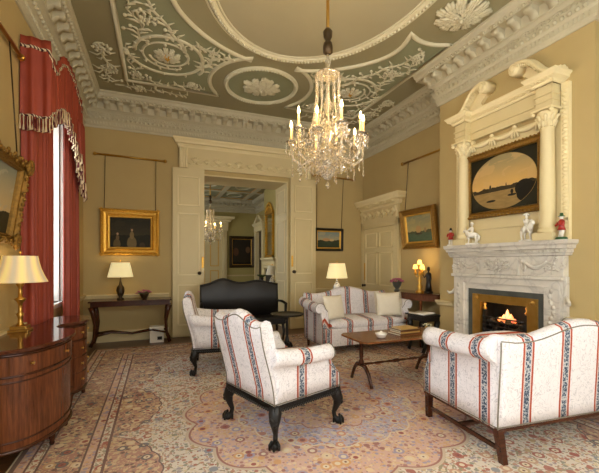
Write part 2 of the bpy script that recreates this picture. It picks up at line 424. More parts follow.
# chair rail and skirting
rail = [(0, .80), (.03, .80), (.04, .83), (.055, .85), (.055, .87), (0, .87)]
base = [(0, 0), (.03, 0), (.03, .17), (.02, .20), (0, .20)]
DY1, DY0 = 7.28, 6.08        # side door on the right wall
def runs(pr, nm, mat, paths):
    b = MB()
    for p in paths: b.sweep(p, pr)
    return struct(b.build(nm, mat))
left_run = [(OX0 - .52, YB), (XL, YB), (XL, 5.9)]
left_run2 = [(XL, 4.5), (XL, 1.8)]
right_run = [(XR, DY1 + .15), (XR, YB), (OX1 + .62, YB)]
right_run2 = [(XB, BR0), (XB, BR0 + .22)]
right_run3 = [(XB, BR1 - .3), (XB, BR1), (XR, BR1), (XR, DY0 - .15)]
right_run4 = [(XR, YF + .1), (XR, BR0), (XB, BR0), (XB, BR0 + .25)]
runs(rail, 'trim_2', M['cream'], [left_run, left_run2, right_run, right_run3, right_run4])
runs(base, 'baseboard_1', M['cream'], [left_run, left_run2, right_run, right_run3, right_run4])

# ------------------------------------------------------------------ ceiling mouldings
CX, CY = 1.66, 3.33
mould = lambda pts, r=.035, fl=.8, b=None: b.tube([(p[0], p[1], ZC - .004) for p in pts], r, 8, fl, ring=True)
ov = [(CX + 1.27 * math.cos(2 * PI * i / 72), CY + 1.70 * math.sin(2 * PI * i / 72)) for i in range(72)]
struct(MB().add([(x, y, ZC - .003) for x, y in ov], [tuple(range(72))]).build('trim_3', M['oval']))
b = MB(); mould(ov, .045, .8, b)
for i in range(180):
    a = 2 * PI * i / 180; b.ell((CX + 1.27 * math.cos(a), CY + 1.70 * math.sin(a), ZC - .045), (.017, .017, .02), 6, 4)
mould([(CX + (x - CX) * .95, CY + (y - CY) * .962) for x, y in ov], .015, .8, b)
mould([(CX + (x - CX) * 1.05, CY + (y - CY) * 1.04) for x, y in ov], .015, .8, b)
struct(b.build('trim_4', M['relief']))
# corner panels: straight outer edges, curved inner edge, bites round the medallions
PX, PY, MR = 2.15, 3.24, .87
def corner_poly(sx, sy):
    pts = [(PX, PY)]
    mcy = 2.65
    a_end = math.acos(min(1, (PY - mcy) / MR))
    for i in range(15):         # north bite, from outer edge to the tip
        a = math.atan2(PY - mcy, math.sqrt(MR ** 2 - (PY - mcy) ** 2)); b_ = R(-66); t = a + (b_ - a) * i / 14
        pts.append((MR * math.cos(t), mcy + MR * math.sin(t)))
    tipn = pts[-1]
    th0 = math.acos(tipn[0] / 1.76); th1 = R(14)
    for i in range(0, 24):      # elliptical inner edge
        t = th0 + (R(15.3) - th0) * i / 23; pts.append((1.80 * math.cos(t) * (1 - .16 * max(0, (R(40) - t) / R(24.7)) ** 2), 1.97 * math.sin(t)))
    for i in range(1, 9):       # east bite
        mcx, r_ = 1.79, .62; a0 = math.atan2(.53, -.33); a1 = math.atan2(.50, .36)
        t = a0 + (a1 - a0) * i / 8; pts.append((mcx + r_ * math.cos(t), r_ * math.sin(t)))
    pts = [p for p in pts if p[0] <= PX + .001]
    pts.append((PX, .50))
    out = [(CX + sx * x, CY + sy * y) for x, y in pts]
    return out
def inside(p, poly):
    c = False; n = len(poly)
    for i in range(n):
        a, b2 = poly[i], poly[i - 1]
        if (a[1] > p[1]) != (b2[1] > p[1]) and p[0] < (b2[0] - a[0]) * (p[1] - a[1]) / (b2[1] - a[1]) + a[0]: c = not c
    return c
def spiral(b, c, r0, r1, a0, turns, w0=.022, w1=.012, leaf=True, flat=.6, keep=None):
    n = int(abs(turns) * 26) + 4; pts = []
    for i in range(n + 1):
        t = i / n; r = r0 + (r1 - r0) * t; a = a0 + 2 * PI * turns * t
        pts.append((c[0] + r * math.cos(a), c[1] + r * math.sin(a), ZC - .008))
    b.tube(pts, [w0 + (w1 - w0) * i / n for i in range(n + 1)], 6, flat)
    if leaf:
        for i in range(1, n, 3):
            p = pts[i]; o = random.uniform(.03, .07); a = math.atan2(p[1] - c[1], p[0] - c[0]) + random.uniform(-.4, .4); sg = random.choice((1, 1, -1))
            q = (p[0] + o * sg * math.cos(a), p[1] + o * sg * math.sin(a))
            if keep is None or inside(q, keep):
                b.tube([p, ((p[0] + q[0]) / 2 + .012, (p[1] + q[1]) / 2, ZC - .03), (q[0], q[1], ZC - .012)], [.012, .024, .006], 6, .7)
def vine(b, pts, w=.018, keep=None, dens=1.0):
    P = []
    for i in range(len(pts) - 1):
        for j in range(8):
            t = j / 8; P.append((pts[i][0] * (1 - t) + pts[i + 1][0] * t, pts[i][1] * (1 - t) + pts[i + 1][1] * t))
    P = [(p[0] + .025 * math.sin(i * .8), p[1] + .025 * math.cos(i * .7), ZC - .008) for i, p in enumerate(P)]
    b.tube(P, [w * (1 - .5 * i / len(P)) for i in range(len(P))], 6, .6)
    for i in range(2, len(P), 2):
        for sg in (-1, 1):
            if random.random() > dens: continue
            d = Vector(P[i]) - Vector(P[i - 1]); nrm = Vector((-d.y, d.x, 0)).normalized() * sg; L = random.uniform(.06, .17)
            e = Vector(P[i]) + nrm * L + d.normalized() * L * .6
            if keep and not inside((e.x, e.y), keep): continue
            mid = Vector(P[i]) + nrm * L * .35 + d.normalized() * L * .6
            b.tube([P[i], (mid.x, mid.y, ZC - .022), tuple(e)], [.008, .017, .005], 5, .8)
            if random.random() < .18: b.ell((e.x, e.y, ZC - .015), (.028, .028, .02), 7, 4)
def rosette(b, c, r, petals=8, h=.05):
    for ring_, (ra, rb, pn) in enumerate(((1.0, .40, petals + 3), (.78, .24, petals + 1), (.55, .16, petals), (.32, .05, max(4, petals - 3)))):
        for kk in range(pn):
            a = 2 * PI * (kk + .5 * ring_) / pn + random.uniform(-.08, .08); z = ZC - .010 - h * (.10 + .16 * ring_); ra_ = ra * random.uniform(.88, 1.05)
            dx, dy = math.cos(a), math.sin(a); mx = (ra + rb) / 2 * r; wd = mx * PI / pn * .88
            for sg in (-.55, 0, .55):
                ox, oy = -dy * wd * sg, dx * wd * sg
                b.tube([(c[0] + dx * rb * r, c[1] + dy * rb * r, z + .01), (c[0] + dx * mx + ox, c[1] + dy * mx + oy, z - h * .25), (c[0] + dx * ra_ * r * (1 - .12 * abs(sg)) + ox * 1.25, c[1] + dy * ra_ * r * (1 - .12 * abs(sg)) + oy * 1.25, z + h * .05)],
                       [wd * .2, wd * .46, wd * .30], 5)
    b.ell((c[0], c[1], ZC - h * .8), (r * .13, r * .13, h * .5), 8, 6)
random.seed(11); k = 5
for sx, sy in ((-1, 1), (1, 1), (-1, -1), (1, -1)):
    poly = corner_poly(sx, sy)
    from mathutils.geometry import tessellate_polygon
    tri = tessellate_polygon([[Vector((x, y, 0)) for x, y in poly]])
    g = struct(MB().add([(x, y, ZC - .003) for x, y in poly], [tuple(q) for q in tri]).build('trim_%d' % k, M['panel'])); k += 1
    mb = MB(); mould(poly, .034, .9, mb)
    mb.build('panel_moulding', M['relief'], g)
    if sy < 0: continue
    b = MB(); m_ = lambda x, y: (CX + sx * x, CY + sy * y)
    c1 = m_(1.53, 2.26)
    spiral(b, c1, .56, .44, 0 if sx > 0 else PI, sx * 1.0, .03, .03, True, .6, poly)
    spiral(b, c1, .37, .25, 1, -sx * 1.3, .018, .02, True, .6, poly)
    rosette(b, c1, .20, 8, .05)
    vine(b, [m_(1.30, 2.05), m_(1.50, 1.65), m_(1.75, 1.25), m_(1.95, .75)], .03, poly)
    vine(b, [m_(1.95, 2.1), m_(1.85, 1.7), m_(2.02, 1.35), m_(1.95, 1.0)], .018, poly)
    vine(b, [m_(2.05, 3.12), m_(1.6, 3.16), m_(1.2, 3.12), m_(.85, 3.15)], .018, poly)
    vine(b, [m_(1.05, 2.6), m_(.98, 2.3), m_(.85, 2.05), m_(.62, 1.98)], .03, poly)
    vine(b, [m_(2.0, 2.95), m_(2.08, 2.5), m_(2.05, 2.1)], .015, poly)
    vine(b, [m_(1.25, 1.85), m_(1.05, 1.88), m_(.85, 2.0)], .014, poly)
    spiral(b, m_(1.80, 1.45), .12, .03, 0, 1.6, .014, .01, True, .6, poly)
    spiral(b, m_(1.95, .95), .10, .03, 1, 1.5, .012, .01, True, .6, poly)
    spiral(b, m_(1.12, 3.0), .09, .03, 1, 1.5, .012, .01, True, .6, poly)
    spiral(b, m_(1.98, 2.98), .10, .03, 2, 1.5, .012, .01, True, .6, poly)
    b.build('scroll_relief', M['relief'], g)
    gb = MB(); rosette(gb, c1, .085, 6, .075); gb.build('gilt_boss', M['gold'], g)
    # scrolls in the border outside the panel corner
    b = MB()
    vine(b, [m_(2.42, 2.3), m_(2.38, 2.75), m_(2.44, 3.15), m_(2.38, 3.40)], .022)
    vine(b, [m_(2.34, 3.45), m_(1.9, 3.48), m_(1.5, 3.45), m_(1.15, 3.50)], .018)
    spiral(b, m_(2.40, 2.35), .12, .03, 0, 1.6); spiral(b, m_(2.36, 2.95), .12, .03, 2, 1.6); spiral(b, m_(1.95, 3.46), .08, .02, 2, 1.6)
    b.build('corner_relief', M['relief'], g)
for cx, cy in ((CX, CY + 2.65), (CX + 1.79, CY)):
    small = cx > 2
    ro = .0 if small else .60
    g = MB()
    if not small:
        pts = [(cx + .60 * math.cos(2 * PI * i / 48), cy + .60 * math.sin(2 * PI * i / 48)) for i in range(48)]
        gg = struct(MB().add([(x, y, ZC - .003) for x, y in pts], [tuple(range(48))]).build('trim_%d' % k, M['panel'])); k += 1
        mould(pts, .04, .9, g)
        for i in range(80):
            a = 2 * PI * i / 80; g.ell((cx + .60 * math.cos(a), cy + .60 * math.sin(a), ZC - .04), (.016, .016, .02), 6, 4)
        g.build('rope_moulding', M['relief'], gg)
        b = MB(); rosette(b, (cx, cy), .33, 8, .06); rosette(b, (cx, cy), .2, 6, .09); b.build('rosette', M['relief'], gg)
    else:
        b = MB(); rosette(b, (cx, cy), .34, 8, .07); rosette(b, (cx, cy), .2, 6, .10); struct(b.build('trim_%d' % k, M['relief'])); k += 1

# ------------------------------------------------------------------ doors and panelling
def panelled(b_main, b_line, x0, x1, z0, z1, panels, yf, t):
    """leaf in the xz plane, front face towards -y at yf"""
    b_main.box(x0, x1, yf, yf + t, z0, z1)
    for (a, c, d, e) in panels:
        for q in ((a, c, d, d + .025), (a, c, e - .025, e), (a, a + .025, d, e), (c - .025, c, d, e)): b_line.box(q[0], q[1], yf - .018, yf, q[2], q[3])
        b_main.box(a + .05, c - .05, yf - .006, yf, d + .05, e - .05)
def door_leaf(name, w, h, cols, rows, loc, rz, knob=None, plate=None, lever=False, thick=.045):
    root = struct(empty(name, loc, rz)); a, l = MB(), MB()
    ps = []
    cw = (w - .09 * (cols + 1)) / cols
    for i in range(cols):
        for (z0, z1) in rows: ps.append((.09 + i * (cw + .09), .09 + i * (cw + .09) + cw, z0, z1))
    panelled(a, l, 0, w, 0, h, ps, 0, thick)
    a.build('door_leaf', M['cream'], root, bevel=.003); l.build('panel_moulding', M['cream_line'], root)
    if knob:
        kb = MB(); kb.T = Matrix.Translation((knob[0], -.0, knob[1])) @ Matrix.Rotation(R(90), 4, 'X')
        kb.lathe([(.032, 0), (.032, .008), (.012, .012), (.012, .035), (.03, .045), (.036, .06), (.03, .075), (.005, .082)], n=16); kb.build('door_knob', M['bronze'], root)
    if plate:
        box(plate[0] - .02, plate[0] + .02, -.012, 0, plate[1], plate[2]).build('finger_plate', M['gold'], root, bevel=.004)
    return root
rowsA = [(.22, 1.02), (1.20, 2.42), (2.56, 3.14)]
door_leaf('door_1', .60, 3.30, 1, rowsA, (.26, YB - .09, 0.01), 0, (.50, 1.24), (.565, 1.34, 1.56))
door_leaf('door_2', .60, 3.30, 1, rowsA, (2.69, YB - .09, 0.01), 0, (.07, 1.25), (.035, 1.36, 1.60))
# doorway lining
b, l = MB(), MB()
lining = struct(empty('trim_20', (0, 0, 0)))
for xx, sgn in ((OX1, -1), (OX0, 1)):
    b.box(min(xx, xx + sgn * .03), max(xx, xx + sgn * .03), YB, YB + WT, 0, OZ)
    for z0, z1 in ((.25, 1.05), (1.22, 2.40), (2.56, 3.10)):
        for q in ((YB + .12, YB + WT - .12, z0, z0 + .02), (YB + .12, YB + WT - .12, z1 - .02, z1), (YB + .12, YB + .14, z0, z1), (YB + WT - .14, YB + WT - .12, z0, z1)):
            l.box(min(xx + sgn * .03, xx + sgn * .042), max(xx + sgn * .03, xx + sgn * .042), *q)
b.box(OX0, OX1, YB, YB + WT, OZ - .03, OZ)
b.build('jamb', M['cream'], lining); l.build('panel_moulding', M['cream_line'], lining)
# overdoor entablature
en = struct(empty('trim_21'))
x0, x1 = .42, 3.14
MB().box(x0, x1, YB - .05, YB, 3.32, 3.74).build('frieze', M['cream'], en)
b = MB(); pr = [(0, 3.72), (.03, 3.725), (.04, 3.76), (.05, 3.79), (.09, 3.80), (.10, 3.83), (.13, 3.87), (.13, 3.90), (0, 3.90)]
b.sweep([(x1 + .02, YB), (x1 + .02, YB - .02), (x0 - .02, YB - .02), (x0 - .02, YB)], pr)
b.build('cornice', M['cream_line'], en)
b = MB()
for i in range(58): xx = x0 + .02 + i * (x1 - x0) / 58; b.box(xx, xx + .028, YB - .085, YB - .05, 3.755, 3.785)
b.build('dentils', M['cream_line'], en)
b = MB()
for i in range(11):
    xx = x0 + .27 + i * (x1 - x0 - .54) / 10; big = i % 2 == 0
    for kk in range(-2, 3):
        a_ = kk * .38; Lh = (.12 if big else .08)
        b.tube([(xx, YB - .055, 3.43), (xx + math.sin(a_) * Lh * .6, YB - .066, 3.43 + math.cos(a_) * Lh * .7), (xx + math.sin(a_) * Lh * 1.1, YB - .057, 3.43 + math.cos(a_) * Lh)], [.006, .014, .005], 5)
    if big:
        for sg in (-1, 1): b.tube([(xx, YB - .056, 3.43), (xx + sg * .08, YB - .06, 3.40), (xx + sg * .15, YB - .056, 3.43)], [.010, .008, .005], 5)
b.build('anthemion_ornament', M['cream_line'], en)
b = MB()
for xx in (x0 - .03, x1 - .12):
    b.prism([(xx, YB - .05, 3.32), (xx, YB - .09, 3.32), (xx, YB - .075, 3.42), (xx, YB - .12, 3.56), (xx, YB - .12, 3.72), (xx, YB - .05, 3.72)], (.15, 0, 0))
    for q in (.03, .075, .12): b.tube([(xx + q, YB - .092, 3.33), (xx + q, YB - .08, 3.43), (xx + q, YB - .125, 3.56), (xx + q, YB - .125, 3.70)], .012, 6)
b.build('console_bracket', M['cream_line'], en)
# side door on the right wall (local x runs towards the viewer along -y)
root = door_leaf('door_3', DY1 - DY0, 2.22, 2, [(.18, .80), (.95, 1.68), (1.78, 2.12)], (XR - .05, DY1, .01), R(-90), (.05, .92), (.045, 1.04, 1.44), thick=.04)
ar = struct(empty('trim_22'))
b = MB()
for y0, y1 in ((DY1, DY1 + .115), (DY0 - .12, DY0)):
    b.box(XR - .05, XR, y0, y1, 0, 2.36); b.box(XR - .065, XR, y0 + .02, y0 + .05, 0, 2.33)
b.box(XR - .05, XR, DY0 - .12, DY1 + .115, 2.24, 2.38); b.box(XR - .065, XR, DY0 - .06, DY1 + .06, 2.33, 2.38)
b.build('architrave', M['cream'], ar)
box(XR - .045, XR, DY0 - .10, DY1 + .10, 2.38, 2.66).build('frieze', M['cream'], ar)
b = MB(); pr = [(0, 2.66), (.05, 2.66), (.06, 2.69), (.07, 2.70), (.07, 2.74), (.17, 2.755), (.18, 2.79), (.215, 2.84), (.22, 2.87), (0, 2.87)]
b.sweep([(XR, DY0 - .10), (XR - .02, DY0 - .10), (XR - .02, DY1 + .09), (XR, DY1 + .09)], pr); b.build('cornice', M['cream_line'], ar)
b = MB()
for i in range(13):
    yy = DY0 - .07 + i * .106; b.box(XR - .175, XR - .085, yy, yy + .05, 2.70, 2.752)
b.build('dentils', M['cream_line'], ar)
b = MB(); random.seed(5)
for i in range(7):
    yy = DY0 + .06 + i * .18
    b.tube([(XR - .06, yy - .08, 2.57), (XR - .07, yy, 2.45 + .02 * (i % 2)), (XR - .06, yy + .08, 2.57)], [.012, .022, .012], 6)
    b.ell((XR - .07, yy, 2.56), (.03, .04, .04), 8, 6); b.tube([(XR - .06, yy, 2.52), (XR - .065, yy + .05, 2.6), (XR - .05, yy + .09, 2.52)], .012, 5)
for yy in (DY0 - .10, DY1 + .03):
    b.prism([(XR - .045, yy, 2.38), (XR - .07, yy, 2.40), (XR - .06, yy, 2.50), (XR - .10, yy, 2.62), (XR - .045, yy, 2.65)], (0, .07, 0))
b.build('carved_swag', M['cream_line'], ar)

# ------------------------------------------------------------------ windows
def sash(name, x, y0, y1, z0, z1, glass=True):
    r = struct(empty(name)); b = MB()
    for q in ((y0, y1, z0, z0 + .06), (y0, y1, z1 - .06, z1), (y0, y0 + .05, z0, z1), (y1 - .05, y1, z0, z1), (y0, y1, (z0 + z1) / 2 - .025, (z0 + z1) / 2 + .025)): b.box(x - .025, x + .025, *q)
    n = 3
    for i in range(1, n): yy = y0 + (y1 - y0) * i / n; b.box(x - .012, x + .012, yy - .01, yy + .01, z0, z1)
    for f_ in (.17, .335, .665, .83): zz = z0 + (z1 - z0) * f_; b.box(x - .012, x + .012, y0, y1, zz - .01, zz + .01)
    b.build('window_frame', M['white_china'], r)
    box(x - .003, x + .003, y0, y1, z0, z1).build('pane', M['glass'], r)
    s_ = MB().box(XL - .3, XL + .05, y0 - .04, y1 + .04, z0 - .03, z0).box(XL - .3, XL + .015, y0 - .02, y1 + .02, z0 - .07, z0 - .03)
    s_.build('window_sill', M['white_china'], r)
    c = MB().box(XL - .02, XL + .03, y0 - .11, y0, z0 - .03, z1 + .1).box(XL - .02, XL + .03, y1, y1 + .11, z0 - .03, z1 + .1).box(XL - .02, XL + .03, y0 - .11, y1 + .11, z1, z1 + .11)
    for yy, s2 in ((y0, 1), (y1, -1)): c.box(XL - .26, XL - .01, min(yy, yy + s2 * .03), max(yy, yy + s2 * .03), z0, z1)
    c.build('window_casing', M['white_china'], r)
sash('window_1', XL - .24, 4.62, 5.78, .93, 3.35)
sash('window_2', XL - .24, .3, 1.7, .8, 3.3)

# ------------------------------------------------------------------ next room
N0, N1 = YB + WT, 17.4
struct(box(XL - .3, XR + .3, N1, N1 + .2, 0, ZC).build('wall_next_room_back', M['wall2']))
struct(box(XR, XR + .3, N0, N1, 0, ZC).build('wall_next_room_right', M['wall2']))
b = MB(); ys = N0
for a in (9.4, 12.2, 15.0):
    b.box(XL - .3, XL, ys, a, 0, ZC).box(XL - .3, XL, a, a + 1.4, 0, .8).box(XL - .3, XL, a, a + 1.4, 3.4, ZC); ys = a + 1.4
b.box(XL - .3, XL, ys, N1, 0, ZC); struct(b.build('wall_next_room_left', M['wall2']))
nc = struct(box(XL - .3, XR + .3, N0, N1 + .2, ZC, ZC + .2).build('ceiling_next_room', M['ceil']))
struct(MB().sweep([(XL, N0), (XR, N0), (XR, N1), (XL, N1)], prof, closed=True).build('trim_30', M['plaster']))
b = MB()
for i in range(27): xx = XL + .3 + i * .2; b.box(xx, xx + .09, N1 - .24, N1 - .12, c0 + .33, c0 + .44)
for i in range(40): yy = N0 + .3 + i * .22; b.box(XR - .24, XR - .12, yy, yy + .09, c0 + .33, c0 + .44)
struct(b.build('trim_31', M['plaster']))
# compartments of the next ceiling: gilt ribs and green fields
b, g, f_ = MB(), MB(), MB()
for xx in (-.5, .75, 2.55, 3.8): b.box(xx - .09, xx + .09, N0 + .35, N1 - .35, ZC - .07, ZC); g.box(xx - .11, xx - .09, N0 + .35, N1 - .35, ZC - .05, ZC - .03); g.box(xx + .09, xx + .11, N0 + .35, N1 - .35, ZC - .05, ZC - .03)
for yy in (8.9, 10.6, 12.8, 15.0, 16.7): b.box(XL + .4, XR - .4, yy - .09, yy + .09, ZC - .071, ZC); g.box(XL + .4, XR - .4, yy - .11, yy - .09, ZC - .05, ZC - .03); g.box(XL + .4, XR - .4, yy + .09, yy + .11, ZC - .05, ZC - .03)
for xa, xb in ((-.4, .65), (.85, 2.45), (2.65, 3.7)):
    for ya, yb in ((9.0, 10.5), (10.7, 12.7), (12.9, 14.9), (15.1, 16.6)):
        f_.box(xa + .1, xb - .1, ya + .1, yb - .1, ZC - .01, ZC + .01)
        q = [((xa + xb) / 2 + (xb - xa) * .3 * math.cos(2 * PI * i / 24), (ya + yb) / 2 + (yb - ya) * .3 * math.sin(2 * PI * i / 24), ZC - .02) for i in range(24)]
        b.tube(q, .035, 6, .8, ring=True)
t = struct(b.build('trim_32', M['plaster'])); g.build('gilt_fillet', M['gold'], t); f_.build('green_field', M['panel'], t)
runs(rail, 'trim_33', M['cream'], [[(XR, N0), (XR, N1), (XL, N1)]])
runs(base, 'baseboard_2', M['cream'], [[(XR, N0), (XR, N1), (XL, N1)]])
# pedimented doorcase on the far wall
dc = struct(empty('door_4')); b = MB(); l = MB()
xa, xb = .35, 3.05
xr = 3.12
b.box(1.4, xr - .25, N1 - .06, N1, 0, 2.9); l.box(1.4, 1.44, N1 - .10, N1 - .06, 0, 2.9)
for xx in (xr - .25, 1.2): b.box(xx, xx + .22, N1 - .16, N1, 0, 3.2); l.tube([(xx + .05, N1 - .17, .3), (xx + .05, N1 - .17, 3.0)], .018, 6); l.tube([(xx + .11, N1 - .17, .3), (xx + .11, N1 - .17, 3.0)], .018, 6); l.tube([(xx + .17, N1 - .17, .3), (xx + .17, N1 - .17, 3.0)], .018, 6)
b.box(1.15, xr + .02, N1 - .2, N1, 3.0, 3.4); l.sweep([(xr + .02, N1), (xr + .02, N1 - .2), (1.15, N1 - .2), (1.15, N1)], [(0, 3.4), (.1, 3.42), (.12, 3.5), (.25, 3.55), (.27, 3.66), (0, 3.66)])
b.build('doorcase', M['cream'], dc); l.build('moulding', M['cream_line'], dc)
lb = MB()
for xx in (1.65, 2.3):
    for z0, z1 in ((.3, 1.1), (1.3, 2.6)):
        for q in ((xx, xx + .4, z0, z0 + .03), (xx, xx + .4, z1 - .03, z1), (xx, xx + .03, z0, z1), (xx + .37, xx + .4, z0, z1)): lb.box(q[0], q[1], N1 - .08, N1 - .06, q[2], q[3])
lb.build('panel_moulding', M['gold'], dc)

# ------------------------------------------------------------------ paintings
def art(name, sky_top, sky_low, land, sea=None, hz=.0, fig=None, scale=3.0, warm=None, oval=None, h=1.0, corner=None):
    m = Mt(name, land, .6, 0, .2); x, y, z = m.xyz()      # picture plane: x across, z up, centred
    n = m.noise(scale, 6); t = z / h + .5 + (n - .5) * .25
    sky = m.ramp(t, [(.35, sky_low), (.9, sky_top)])
    cl = m.noise(scale * 1.3, 5, m.vec(x, 0.0, z * 2.2), dist=.8)
    sky = m.mix((cl > .54) * .55, sky, warm or sky_low)
    r = sky
    hill = z - (m.noise(scale * 1.5, 4, m.vec(x, 0.0, 0.0)) - .5) * (h * .25)
    g = m.noise(scale * 7, 4); lc = m.mix(g, land, tuple(min(1, c * 2.6) for c in land[:3]) + (1,))
    r = m.mix(hill < hz * h + .02 * h, r, lc)
    if sea:
        sn = m.noise(scale * 3, 3, m.vec(x, 0.0, z * 4.0)); r = m.mix((z < hz * h - .06 * h), r, m.mix(sn, sea, tuple(min(1, c * 2.0) for c in sea[:3]) + (1,)))
    if fig:
        for fx, fz, sx_, sz_, fc in fig:
            d = ((x - fx) / sx_).m('POWER', 2.0) + ((z - fz) / sz_).m('POWER', 2.0); r = m.mix(d < 1.0, r, fc)
    if oval:
        d = (x / oval[0]).m('POWER', 2.0) + (z / oval[1]).m('POWER', 2.0)
        r = m.mix(d > 1.0, r, rgb(150, 120, 60)); r = m.mix(d > 1.02, r, corner)
    m.col(r); return m.mat
def picture(name, wdt, hgt, fw, loc, rz, lean, mat_art, mat_frame, label, ornate=False, inner=None):
    """local x across, front towards -y, bottom edge on the wall at z=0, top leans out"""
    root = tag(empty(name, loc, rz), label, 'picture')
    root.rotation_euler = (lean, 0, rz)
    iw, ih = wdt / 2 - fw, hgt / 2 - fw
    prf = [(0, 0), (0, -.05), (.015, -.075), (fw * .25, -.08), (fw * .45, -.055), (fw * .75, -.045), (fw * .85, -.055), (fw, -.035), (fw, 0)]
    secs = []
    for sx, sz in ((-1, -1), (1, -1), (1, 1), (-1, 1)):
        secs.append([(sx * (wdt / 2 - o), d, hgt / 2 + sz * (hgt / 2 - o)) for o, d in prf])
    b = MB().loft(secs, False, ring=True, smooth=False)
    if ornate:
        random.seed(int(wdt * 977))
        for side in range(4):
            L = wdt if side % 2 == 0 else hgt; n_ = int(L / .045)
            for i in range(n_ + 1):
                s_ = -L / 2 + L * i / n_; o = fw * .18 + random.uniform(-.3, .35) * fw * (1 if ornate > 1 else .2)
                if side == 0: p = (s_, -.075, o)
                elif side == 2: p = (s_, -.075, hgt - o)
                elif side == 1: p = (wdt / 2 - o, -.075, hgt / 2 + s_)
                else: p = (-wdt / 2 + o, -.075, hgt / 2 + s_)
                b.ell(p, (.024, .014, .020) if ornate > 1 else (.016, .01, .016), 6, 4)
        if ornate > 1:
            for sx in (-1, 1):
                for sz in (0, 1):
                    for kk in range(7):
                        a = kk * .9; b.ell((sx * (wdt / 2 - .03 + .04 * math.cos(a)), -.085, sz * hgt + (-1 if sz else 1) * .03 + .04 * math.sin(a)), (.035, .02, .035), 6, 4)
    b.build('frame', mat_frame, root)
    if inner:
        s2 = [[(sx * (iw + .0 - o), d, hgt / 2 + sz * (ih - o)) for o, d in ((0, 0), (0, -.035), (.02, -.03), (.03, -.012), (.03, 0))] for sx, sz in ((-1, -1), (1, -1), (1, 1), (-1, 1))]
        MB().loft(s2, False, ring=True, smooth=False).build('inner_slip', inner, root)
    cv = box(-iw, iw, -.012, -.002, -ih, ih).build('canvas', mat_art, root); cv.location = (0, 0, hgt / 2)
    return root
D = rgb
a1 = art('landscape_art', D(134, 136, 118), D(196, 170, 120), D(42, 36, 20), None, -.18, None, 2.2, D(176, 166, 140), h=.6)
picture('gilt_picture', .88, .72, .085, (XL + .015, 3.41, 1.62), R(90), R(8.5), a1, M['gold_dark'], 'landscape in a carved and pierced gilt frame on window wall', 2)
a2 = art('figures_art', D(38, 38, 28), D(58, 52, 34), D(22, 22, 14), None, -.1,
         [(-.23, -.22, .06, .10, D(84, 72, 48)), (-.22, -.10, .028, .05, D(96, 80, 54)), (-.22, -.03, .018, .022, D(160, 130, 100)), (.02, -.20, .08, .13, D(100, 88, 60)), (.02, -.05, .035, .07, D(118, 102, 68)), (.022, .045, .018, .024, D(170, 138, 106)), (.02, .075, .03, .012, D(70, 56, 40)), (.2, -.24, .05, .06, D(60, 50, 36))], 3.5, h=.62)
picture('gilt_picture', 1.0, .86, .13, (-.475, YB - .012, 1.59), 0, R(1.0), a2, M['gold'], 'dark group of pale figures in wide bright gilt frame left of doorway', 1, M['gold'])
a3 = art('harbour_art', D(120, 134, 130), D(168, 156, 118), D(46, 44, 26), D(44, 52, 36), -.05,
         [(-.06, .0, .09, .035, D(176, 134, 92)), (.08, -.01, .06, .025, D(188, 160, 112))], 4, h=.38)
picture('dark_framed_picture', .72, .52, .055, (3.64, YB - .012, 1.725), 0, R(1.5), a3, M['black'], 'small harbour scene in black frame above the shaded lamp', 0, M['gold'])
a4 = art('seascape_art', D(132, 134, 104), D(176, 158, 104), D(58, 58, 36), D(62, 76, 56), -.12,
         [(-.02, -.02, .07, .07, D(178, 142, 92)), (-.02, -.10, .10, .018, D(60, 46, 30)), (.16, -.04, .03, .045, D(150, 124, 84))], 4, h=.5)
picture('gilt_picture', .94, .76, .11, (XR - .015, 5.34, 1.72), R(-90), R(6.5), a4, M['gold_dark'], 'choppy seascape with sailing boat in dark gilt frame beside side door', 0, M['gold'])
a5 = art('river_art', D(150, 136, 96), D(214, 168, 92), D(40, 32, 18), D(120, 98, 58), -.10,
         [(.30, -.13, .12, .10, D(28, 24, 16)), (.40, -.20, .2, .12, D(24, 21, 14)), (-.05, -.09, .2, .012, D(58, 50, 34)), (-.17, -.065, .016, .05, D(60, 52, 36)), (.06, -.07, .008, .045, D(60, 52, 36)), (-.16, -.23, .07, .014, D(26, 22, 16)), (.14, -.19, .06, .014, D(26, 22, 16)), (.14, -.15, .02, .03, D(30, 25, 18))],
         3, D(196, 160, 104), oval=(.455, .345), h=.7, corner=D(36, 34, 22))
picture('gilt_picture', 1.12, .88, .085, (XB - .035, 3.28, 2.05), R(-90), R(0), a5, M['gold_dark'], 'oval river view with boats in dark gilt frame over the fireplace', 1)
a6 = art('old_portrait_art', D(44, 38, 30), D(50, 42, 30), D(24, 20, 16), None, -.3,
         [(-.3, .0, .14, .2, D(92, 62, 42)), (.3, .1, .12, .16, D(104, 76, 52))], 2, h=1.8)
picture('dark_framed_picture', 1.24, 1.55, .14, (3.84, N1 - .012, 1.22), 0, 0, a6, M['bronze'], 'large dark figure painting hung on far wall of green room', 0, M['gold'])
